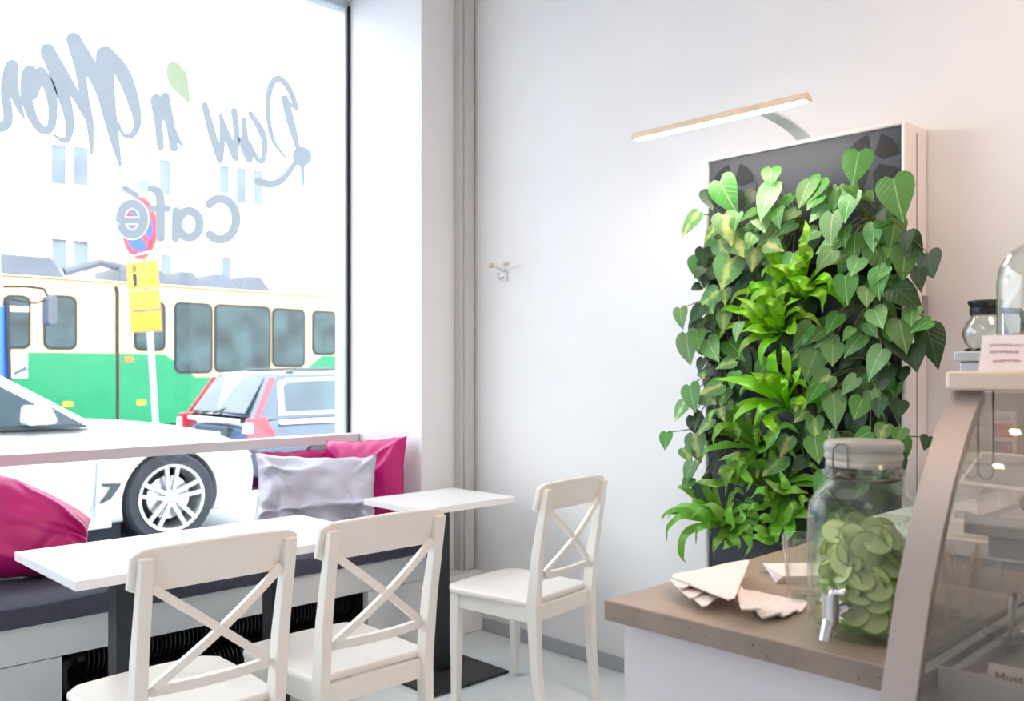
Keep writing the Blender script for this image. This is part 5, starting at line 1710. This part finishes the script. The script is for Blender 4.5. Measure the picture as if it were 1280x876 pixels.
def wheel(root, x, y, z, r, rim, side, spokes, steer=0.0):
    L = root.location
    c = Vector((x, y, z)) + L
    s = side      # -1 faces the cafe
    w_ = thing_wheel = None
    ty = MB()
    prof = [(rim, -0.10), (r - 0.015, -0.105), (r, -0.085), (r, 0.085), (r - 0.015, 0.105), (rim, 0.10)]
    def ringpts(prof_, mb, n=40):
        base = len(mb.v)
        for rr_, yy in prof_:
            for k in range(n):
                a = 2 * PI * k / n
                mb.v.append(c + Vector((rr_ * math.cos(a), yy * 1.0, rr_ * math.sin(a))))
        for i in range(len(prof_) - 1):
            for k in range(n):
                a, b = base + i * n + k, base + i * n + (k + 1) % n
                mb.f.append((a, b, b + n, a + n))
    ringpts(prof, ty)
    wo = ty.build('wheel', M['tyre'], root, smooth=True, angle=40)
    rm = MB()
    ringpts([(rim + 0.004, s * 0.10), (rim + 0.004, s * 0.108), (rim - 0.016, s * 0.104), (rim - 0.022, s * 0.06), (rim - 0.03, -s * 0.08)], rm)
    rm.build('rim', M['alloy'], wo, smooth=True, angle=40)
    bd_ = MB()
    bd_.tube([c + Vector((0, s * 0.02, 0)), c + Vector((0, s * 0.035, 0))], 0.155, 28)
    bd_.build('brake_disc', M['alloy'], wo)
    hb = MB()
    hb.tube([c + Vector((0, s * 0.0, 0)), c + Vector((0, s * 0.085, 0)), c + Vector((0, s * 0.094, 0))], [0.07, 0.05, 0.028], 20)
    hb.build('hub', M['alloy'], wo, smooth=True, angle=40)
    for k in range(spokes):
        for d in (-1, 1):
            a = 2 * PI * k / spokes + PI / 2 + steer
            a0, a1 = a + d * 0.42, a + d * 0.185
            p0 = c + Vector((0.045 * math.cos(a0), s * 0.075, 0.045 * math.sin(a0)))
            p1 = c + Vector(((rim - 0.006) * math.cos(a1), s * 0.098, (rim - 0.006) * math.sin(a1)))
            bar(MB(), p0, p1, 0.030, 0.028, (-math.sin(a), 0, math.cos(a))).build('spoke', M['alloy'], wo, bevel=0.004)
    return wo


def quad_panel(root, pts, m, name, th=0.008, parent=None, inset=0.0):
    """flat panel through local points, pushed slightly proud along its normal"""
    L = root.location
    P = [Vector(p) + L for p in pts]
    n = (P[1] - P[0]).cross(P[2] - P[0]).normalized()
    c = sum(P, Vector()) / len(P)
    out = c - (L + Vector((c.x - L.x, 0, 0.6)))
    if n.dot(out) < 0:
        n = -n
    return MB().prism([p + n * 0.004 for p in P], n * th).build(name, m, parent or root)


# white saloon at the kerb
bm_ = thing('white_car', 'white saloon car parked right outside the window', 'car', (2.71, 7.12, 0.085))
st = [(0.80, 0.50, 0.30, 0.50), (0.76, 0.70, 0.22, 0.58), (0.62, 0.83, 0.17, 0.67), (0.35, 0.90, 0.16, 0.74), (0.0, 0.915, 0.16, 0.785), (-0.40, 0.915, 0.15, 0.81), (-0.62, 0.915, 0.15, 0.822), (-0.80, 0.91, 0.15, 0.826), (-1.6, 0.91, 0.15, 0.85),
      (-2.8, 0.915, 0.16, 0.90), (-3.4, 0.89, 0.20, 0.92), (-3.72, 0.80, 0.30, 0.88), (-3.82, 0.62, 0.42, 0.72)]
car_shell(st, M['bmw'], bm_, [(0.0, 0.315), (-2.81, 0.315)], 0.352)
for y in (-0.80, 0.80):
    wheel(bm_, 0.0, y, 0.315, 0.318, 0.235, -1 if y < 0 else 1, 5)
    wheel(bm_, -2.81, y, 0.315, 0.318, 0.235, -1 if y < 0 else 1, 5)
L = bm_.location
# greenhouse: roof shell over pillars
B = dict(fb=(-0.46, 0.82, 0.83), ft=(-1.38, 0.63, 1.385), rt=(-2.45, 0.62, 1.40), rb=(-3.35, 0.76, 0.92))
gh = MB()
lv = []
for key in ('fb', 'ft', 'rt', 'rb'):
    x, hw, z = B[key]
    cr = 0.035 if 't' in key else 0.03
    row = [(-hw, z - 0.02 if key in ('ft', 'rt') else z), (-hw * 0.86, z + cr * 0.6), (0, z + cr), (hw * 0.86, z + cr * 0.6), (hw, z - 0.02 if key in ('ft', 'rt') else z)]
    lv.append([Vector((x - (0.10 if abs(y) > hw * 0.9 and key == 'fb' else 0), y, zz)) + L for y, zz in row])
vs = [p for r in lv for p in r]
fs = [(i * 5 + k, i * 5 + k + 1, (i + 1) * 5 + k + 1, (i + 1) * 5 + k) for i in range(3) for k in range(4)]
fs += [(0, 5, 10, 15), (4, 19, 14, 9)]
gh.add(vs, fs).build('cabin', M['bmw'], bm_, bevel=0.03, seg=3, smooth=True, angle=35)
sd = lambda x, z, s=-1: (x, s * (0.82 - (z - 0.83) / 0.535 * 0.187), z)
for s in (-1, 1):
    quad_panel(bm_, [sd(-0.86, 0.86, s), sd(-0.86, 1.0, s), sd(-1.33, 1.28, s), sd(-1.75, 1.325, s), sd(-1.75, 0.86, s)], M['car_glass'], 'side_window')
    quad_panel(bm_, [sd(-1.83, 0.885, s), sd(-1.83, 1.325, s), sd(-2.40, 1.315, s), sd(-2.95, 1.0, s), sd(-2.95, 0.905, s)], M['car_glass'], 'side_window')
    quad_panel(bm_, [sd(-0.575, 0.855, s), sd(-0.76, 0.975, s), sd(-0.80, 0.975, s), sd(-0.80, 0.855, s)], M['car_glass'], 'quarter_glass')
wp = lambda x, y: (x, y, 0.885 + (-0.56 - x) / 0.80 * 0.505)
quad_panel(bm_, [wp(-0.56, -0.66), wp(-0.56, 0.66), wp(-1.32, 0.54), wp(-1.32, -0.54)], M['car_glass'], 'windscreen')
# door mirror
p = L + Vector((-0.90, -0.985, 0.93))
MB().prism([(p.x - 0.09, p.y - 0.09, p.z - 0.055), (p.x + 0.10, p.y - 0.09, p.z - 0.05), (p.x + 0.06, p.y - 0.09, p.z + 0.06), (p.x - 0.08, p.y - 0.09, p.z + 0.075)], (0, 0.19, 0)).build('door_mirror', M['bmw'], bm_, bevel=0.03, seg=3)
bar(MB(), p + Vector((0.02, 0.08, -0.05)), p + Vector((0.04, 0.17, -0.08)), 0.09, 0.03).build('mirror_foot', M['vent'], bm_)
# side vent shaped like a hook, door seams, sill, handle
def on_side(u, v, y=6.2):
    q_ = at(u, v, 'y', y)
    return q_
vy = 6.197
pts = [on_side(u, v, vy) for u, v in ((128, 604.5), (151.5, 604), (150, 608), (138, 624), (126, 629.5), (138, 612), (140, 608.5), (129.5, 608))]
MB().prism(pts, (0, 0.02, 0)).build('side_vent', M['vent'], bm_)
a, b = on_side(122, 577, vy), on_side(118, 648, vy)
MB().prism([a, a + Vector((0.006, 0, 0)), b + Vector((0.006, 0, 0)), b], (0, 0.02, 0)).build('door_seam', M['galv'], bm_)
for s in (-1, 1):
    box(L.x - 2.95, L.x - 0.56, L.y + s * 0.835 - 0.012, L.y + s * 0.835 + 0.012, L.z + 0.838, L.z + 0.858).build('belt_seal', M['vent'], bm_)
box(L.x - 2.35, L.x - 0.42, 6.208, 6.26, L.z + 0.155, L.z + 0.20).build('sill', M['bmw'], bm_, bevel=0.01)
box(L.x - 2.45, L.x - 0.33, 6.30, 7.9, L.z + 0.02, L.z + 0.17).build('underbody', M['well'], bm_)
for s in (-1, 1):
    yy = L.y + s * 0.55
    for ax in (0.0, -2.81):
        MB().tube([(L.x + ax, yy - 0.07, L.z + 0.315), (L.x + ax, yy + 0.07, L.z + 0.315)], 0.345, 28).build('wheel_well', M['well'], bm_)
for s in (-1, 1):
    MB().lathe([(0, -0.05), (0.10, -0.03), (0.13, 0.0), (0.10, 0.03), (0, 0.05)], (L.x + 0.62, L.y + s * 0.62, L.z + 0.56), 16).build('headlamp', M['lamp_clear'], bm_, smooth=True)

# slate estate car further out
vv = thing('estate_car', 'slate grey estate car with tall red tail lamps and roof rails', 'car', (4.80, 9.95, -0.2))
st = [(0.0, 0.70, 0.46, 0.62), (0.03, 0.84, 0.36, 0.78), (0.14, 0.91, 0.28, 0.93), (0.45, 0.925, 0.24, 0.97), (1.0, 0.93, 0.22, 0.965), (2.2, 0.93, 0.2, 0.95), (3.1, 0.93, 0.2, 0.93), (3.5, 0.92, 0.2, 0.88), (4.3, 0.86, 0.22, 0.80), (4.65, 0.72, 0.26, 0.70), (4.72, 0.55, 0.34, 0.56)]
car_shell(st, M['volvo'], vv, [(0.98, 0.33), (3.78, 0.33)], 0.37)
for y in (-0.81, 0.81):
    for x in (0.98, 3.78):
        wheel(vv, x, y, 0.33, 0.335, 0.235, -1 if y < 0 else 1, 5)
L = vv.location
for s in (-1, 1):
    for ax in (0.98, 3.78):
        MB().tube([(L.x + ax, L.y + s * 0.55 - 0.07, L.z + 0.33), (L.x + ax, L.y + s * 0.55 + 0.07, L.z + 0.33)], 0.36, 24).build('wheel_well', M['well'], vv)
rows = [(0.06, 0.82, 0.95), (0.40, 0.68, 1.455), (2.3, 0.66, 1.49), (3.3, 0.80, 0.93)]
lv = []
for x, hw, z in rows:
    lv.append([Vector((x + (0.06 if abs(y) > 0.6 and x < 1 else 0), y, zz)) + L for y, zz in ((-hw, z - 0.01), (-hw * 0.85, z + 0.02), (0, z + 0.035), (hw * 0.85, z + 0.02), (hw, z - 0.01))])
vs = [p for r in lv for p in r]
MB().add(vs, [(i * 5 + k, i * 5 + k + 1, (i + 1) * 5 + k + 1, (i + 1) * 5 + k) for i in range(3) for k in range(4)] + [(0, 5, 10, 15), (4, 19, 14, 9)]).build('cabin', M['volvo'], vv, bevel=0.03, seg=3, smooth=True, angle=35)
sv = lambda x, z, s=-1: (x, s * (0.82 - (z - 0.95) / 0.505 * 0.145), z)
for s in (-1, 1):
    tw = quad_panel(vv, [sv(0.42, 0.985, s), sv(0.46, 1.36, s), sv(0.58, 1.405, s), sv(2.3, 1.43, s), sv(2.95, 1.06, s), sv(2.95, 0.985, s)], M['chrome_trim'], 'side_window', th=0.004)
    quad_panel(vv, [sv(0.50, 1.02, s), sv(0.53, 1.33, s), sv(0.62, 1.365, s), sv(1.30, 1.385, s), sv(1.30, 1.02, s)], M['car_glass'], 'pane', th=0.010, parent=tw)
    quad_panel(vv, [sv(1.36, 1.02, s), sv(1.36, 1.385, s), sv(2.25, 1.395, s), sv(2.85, 1.06, s), sv(2.85, 1.02, s)], M['car_glass'], 'pane', th=0.010, parent=tw)
    # tall tail lamp along the rear pillar, wide lower block on the corner
    lo = L + Vector((0.10, s * 0.845, 0.98))
    hi = L + Vector((0.40, s * 0.695, 1.42))
    MB().hexa([lo + Vector((0.0, -s * 0.02, 0)), lo + Vector((0.06, 0.0, 0)), lo + Vector((0.06, s * 0.02, 0)), lo + Vector((-0.01, s * 0.012, 0))],
              [hi + Vector((0.0, -s * 0.015, 0)), hi + Vector((0.05, 0, 0)), hi + Vector((0.05, s * 0.012, 0)), hi + Vector((-0.04, s * 0.01, 0))]).build('tail_lamp', M['red_lamp'], vv, bevel=0.01)
    lo = L + Vector((0.05, s * 0.86, 0.72))
    MB().hexa([lo + Vector((-0.03, -s * 0.07, 0)), lo + Vector((0.30, 0.04 * s, 0.0)), lo + Vector((0.30, s * 0.075, 0.0)), lo + Vector((-0.06, s * 0.035, 0))],
              [lo + Vector((-0.03, -s * 0.06, 0.25)), lo + Vector((0.16, 0.02 * s, 0.26)), lo + Vector((0.16, s * 0.06, 0.26)), lo + Vector((-0.05, s * 0.02, 0.25))]).build('tail_lamp', M['red_lamp'], vv, bevel=0.015)
    MB().hexa([lo + Vector((-0.068, -s * 0.09, 0.08)), lo + Vector((-0.055, -s * 0.09, 0.08)), lo + Vector((0.0, s * 0.06, 0.08)), lo + Vector((-0.075, s * 0.042, 0.08))],
              [lo + Vector((-0.055, -s * 0.06, 0.20)), lo + Vector((-0.04, -s * 0.06, 0.20)), lo + Vector((0.0, s * 0.055, 0.20)), lo + Vector((-0.065, s * 0.036, 0.20))]).build('reversing_lamp', M['lamp_clear'], vv, bevel=0.01)
    # roof rail and belt trim
    MB().tube([L + Vector((0.62, s * 0.60, 1.465)), L + Vector((0.80, s * 0.60, 1.505)), L + Vector((2.2, s * 0.58, 1.535)), L + Vector((2.4, s * 0.58, 1.49))], 0.014, 8).build('roof_rail', M['vent'], vv, smooth=True)
    box(L.x + 0.38, L.x + 3.2, L.y + s * 0.905 - 0.022, L.y + s * 0.905 + 0.022, L.z + 0.885, L.z + 0.94).build('belt_trim', M['chrome_trim'], vv, bevel=0.008)
rw = lambda y, q_: (0.065 + 0.34 * q_ - 0.0, y * (1 - 0.12 * q_), 0.965 + 0.49 * q_)
quad_panel(vv, [rw(-0.66, 0.08), rw(0.66, 0.08), rw(0.66, 0.9), rw(-0.66, 0.9)], M['car_glass'], 'rear_window', th=0.012)
box(L.x - 0.005, L.x + 0.05, L.y - 0.62, L.y + 0.62, L.z + 0.90, L.z + 0.95).build('tailgate_trim', M['chrome_trim'], vv, bevel=0.01)
box(L.x - 0.035, L.x - 0.02, L.y - 0.27, L.y + 0.27, L.z + 0.66, L.z + 0.79).build('number_plate', M['plate'], vv, bevel=0.004)
box(L.x - 0.019, L.x + 0.04, L.y - 0.40, L.y + 0.40, L.z + 0.62, L.z + 0.86).build('plate_recess', M['vent'], vv, bevel=0.02)
box(L.x - 0.06, L.x + 0.10, L.y - 0.80, L.y + 0.80, L.z + 0.36, L.z + 0.58).build('bumper', M['volvo'], vv, bevel=0.06, seg=3)
MB().tube([L + Vector((0.03, 0, 1.0)), L + Vector((0.12, -0.16, 1.05)), L + Vector((0.17, -0.42, 1.09))], 0.014, 6).build('rear_wiper', M['rubber'], vv)

# ------------------------------------------------------------------ parking sign
SY = 8.9
pb = at(194, 522, 'y', SY)
pt = at(180, 300, 'y', SY)
sp = thing('parking_sign', 'leaning post with a round no-parking sign and yellow plates', 'sign', (pb.x, SY, -0.2))
dirp = (pt - pb).normalized()
foot = pb + dirp * ((-0.2 - pb.z) / dirp.z)
top = pt + dirp * 0.45
MB().tube([foot, top], 0.032, 14).build('post', M['galv'], sp, smooth=True, angle=40)
nrm = Vector((-0.985, -0.17, 0)).normalized()
xr = Vector((0, 0, 1)).cross(nrm).normalized()       # to the reader's right
if xr.x < 0:
    xr = -xr
upv = dirp
def sgn(c, a, b, d):
    return c + xr * a + upv * b + nrm * d
def disc(c, r0, r1, d0, d1, m, name, par, n=36):
    mb = MB()
    pts = [sgn(c, r0 * math.cos(2 * PI * k / n), r0 * math.sin(2 * PI * k / n), d0) for k in range(n)]
    return mb.prism(pts, nrm * (d1 - d0)).build(name, m, par)
Pm = lambda u, v: pb + dirp * ((at(u, v, 'y', SY).z - pb.z) / dirp.z)
c = Pm(172, 285)
rs = 0.315
dd = disc(c, rs, 0, 0.04, 0.046, M['sign_orange'], 'round_sign', sp)
disc(c, rs * 0.95, 0, 0.0462, 0.049, M['sign_red'], 'red_ring', dd)
disc(c, rs * 0.74, 0, 0.0492, 0.052, M['sign_blue'], 'blue_field', dd)
e = rs * 0.80
bar(MB(), sgn(c, -e * 0.7, e * 0.7, 0.0535), sgn(c, e * 0.7, -e * 0.7, 0.0535), 0.075, 0.002, xr + upv).build('red_slash', M['sign_red'], dd)
def plate(v0, v1, wdt, m, name='yellow_plate'):
    a, b = Pm(178, v0), Pm(184, v1)
    h2 = (a - b).length / 2
    c_ = (a + b) / 2
    w2 = wdt / 2
    e0 = MB().prism([sgn(c_, -w2, -h2, 0.036), sgn(c_, w2, -h2, 0.036), sgn(c_, w2, h2, 0.036), sgn(c_, -w2, h2, 0.036)], nrm * 0.006).build(name, M['sign_orange'], sp)
    w3, h3 = w2 - 0.012, h2 - 0.014
    MB().prism([sgn(c_, -w3, -h3, 0.0422), sgn(c_, w3, -h3, 0.0422), sgn(c_, w3, h3, 0.0422), sgn(c_, -w3, h3, 0.0422)], nrm * 0.002).build('plate_face', m, e0)
    return e0, c_, w3, h3
wd = 0.54
p1, c1, w3, h3 = plate(326.5, 362, wd, M['sign_yellow'])
fmx = lambda c_, a, b: frame_mtx(sgn(c_, a, b, 0.0452), xr, upv)
text_mesh('8-20', 0.11, M['sign_ink'], 'writing', p1, fmx(c1, 0.09, 0.06), 0.0008)
text_mesh('(8-18)', 0.095, M['sign_ink'], 'writing', p1, fmx(c1, 0.09, -0.06), 0.0008)
MB().prism([sgn(c1, -0.16, -0.11, 0.0445), sgn(c1, -0.10, -0.11, 0.0445), sgn(c1, -0.09, 0.02, 0.0445), sgn(c1, -0.17, 0.02, 0.0445)], nrm * 0.0015).build('meter_symbol', M['ink'], p1)
disc(sgn(c1, -0.13, 0.075, 0), 0.045, 0, 0.0445, 0.046, M['sign_ink'], 'meter_symbol', p1, 20)
p2, c2, w3, h3 = plate(362.5, 388, wd, M['sign_yellow'])
for k in range(4):
    bar(MB(), sgn(c2, -0.02, 0.07 - 0.045 * k, 0.0452), sgn(c2, 0.17, 0.07 - 0.045 * k, 0.0452), 0.012, 0.001, upv).build('writing', M['sign_ink'], p2)
for k in range(2):
    bar(MB(), sgn(c2, -0.17, 0.03 - 0.06 * k, 0.0452), sgn(c2, -0.07, 0.03 - 0.06 * k, 0.0452), 0.012, 0.001, upv).build('writing', M['sign_ink'], p2)
p3, c3, w3, h3 = plate(388.5, 415, wd, mat('sign_yellow_deep', (250, 200, 0), 0.45))
for k in range(2):
    bar(MB(), sgn(c3, -0.15, 0.03 - 0.06 * k, 0.0452), sgn(c3, 0.15, 0.03 - 0.06 * k, 0.0452), 0.010, 0.001, upv).build('writing', M['sign_ink'], p3)
for d in (0.09, -0.09):
    bar(MB(), sgn(c1, -0.05, d, 0.0), sgn(c1, 0.05, d, 0.0), 0.03, 0.075, upv).build('clamp', M['galv'], sp)
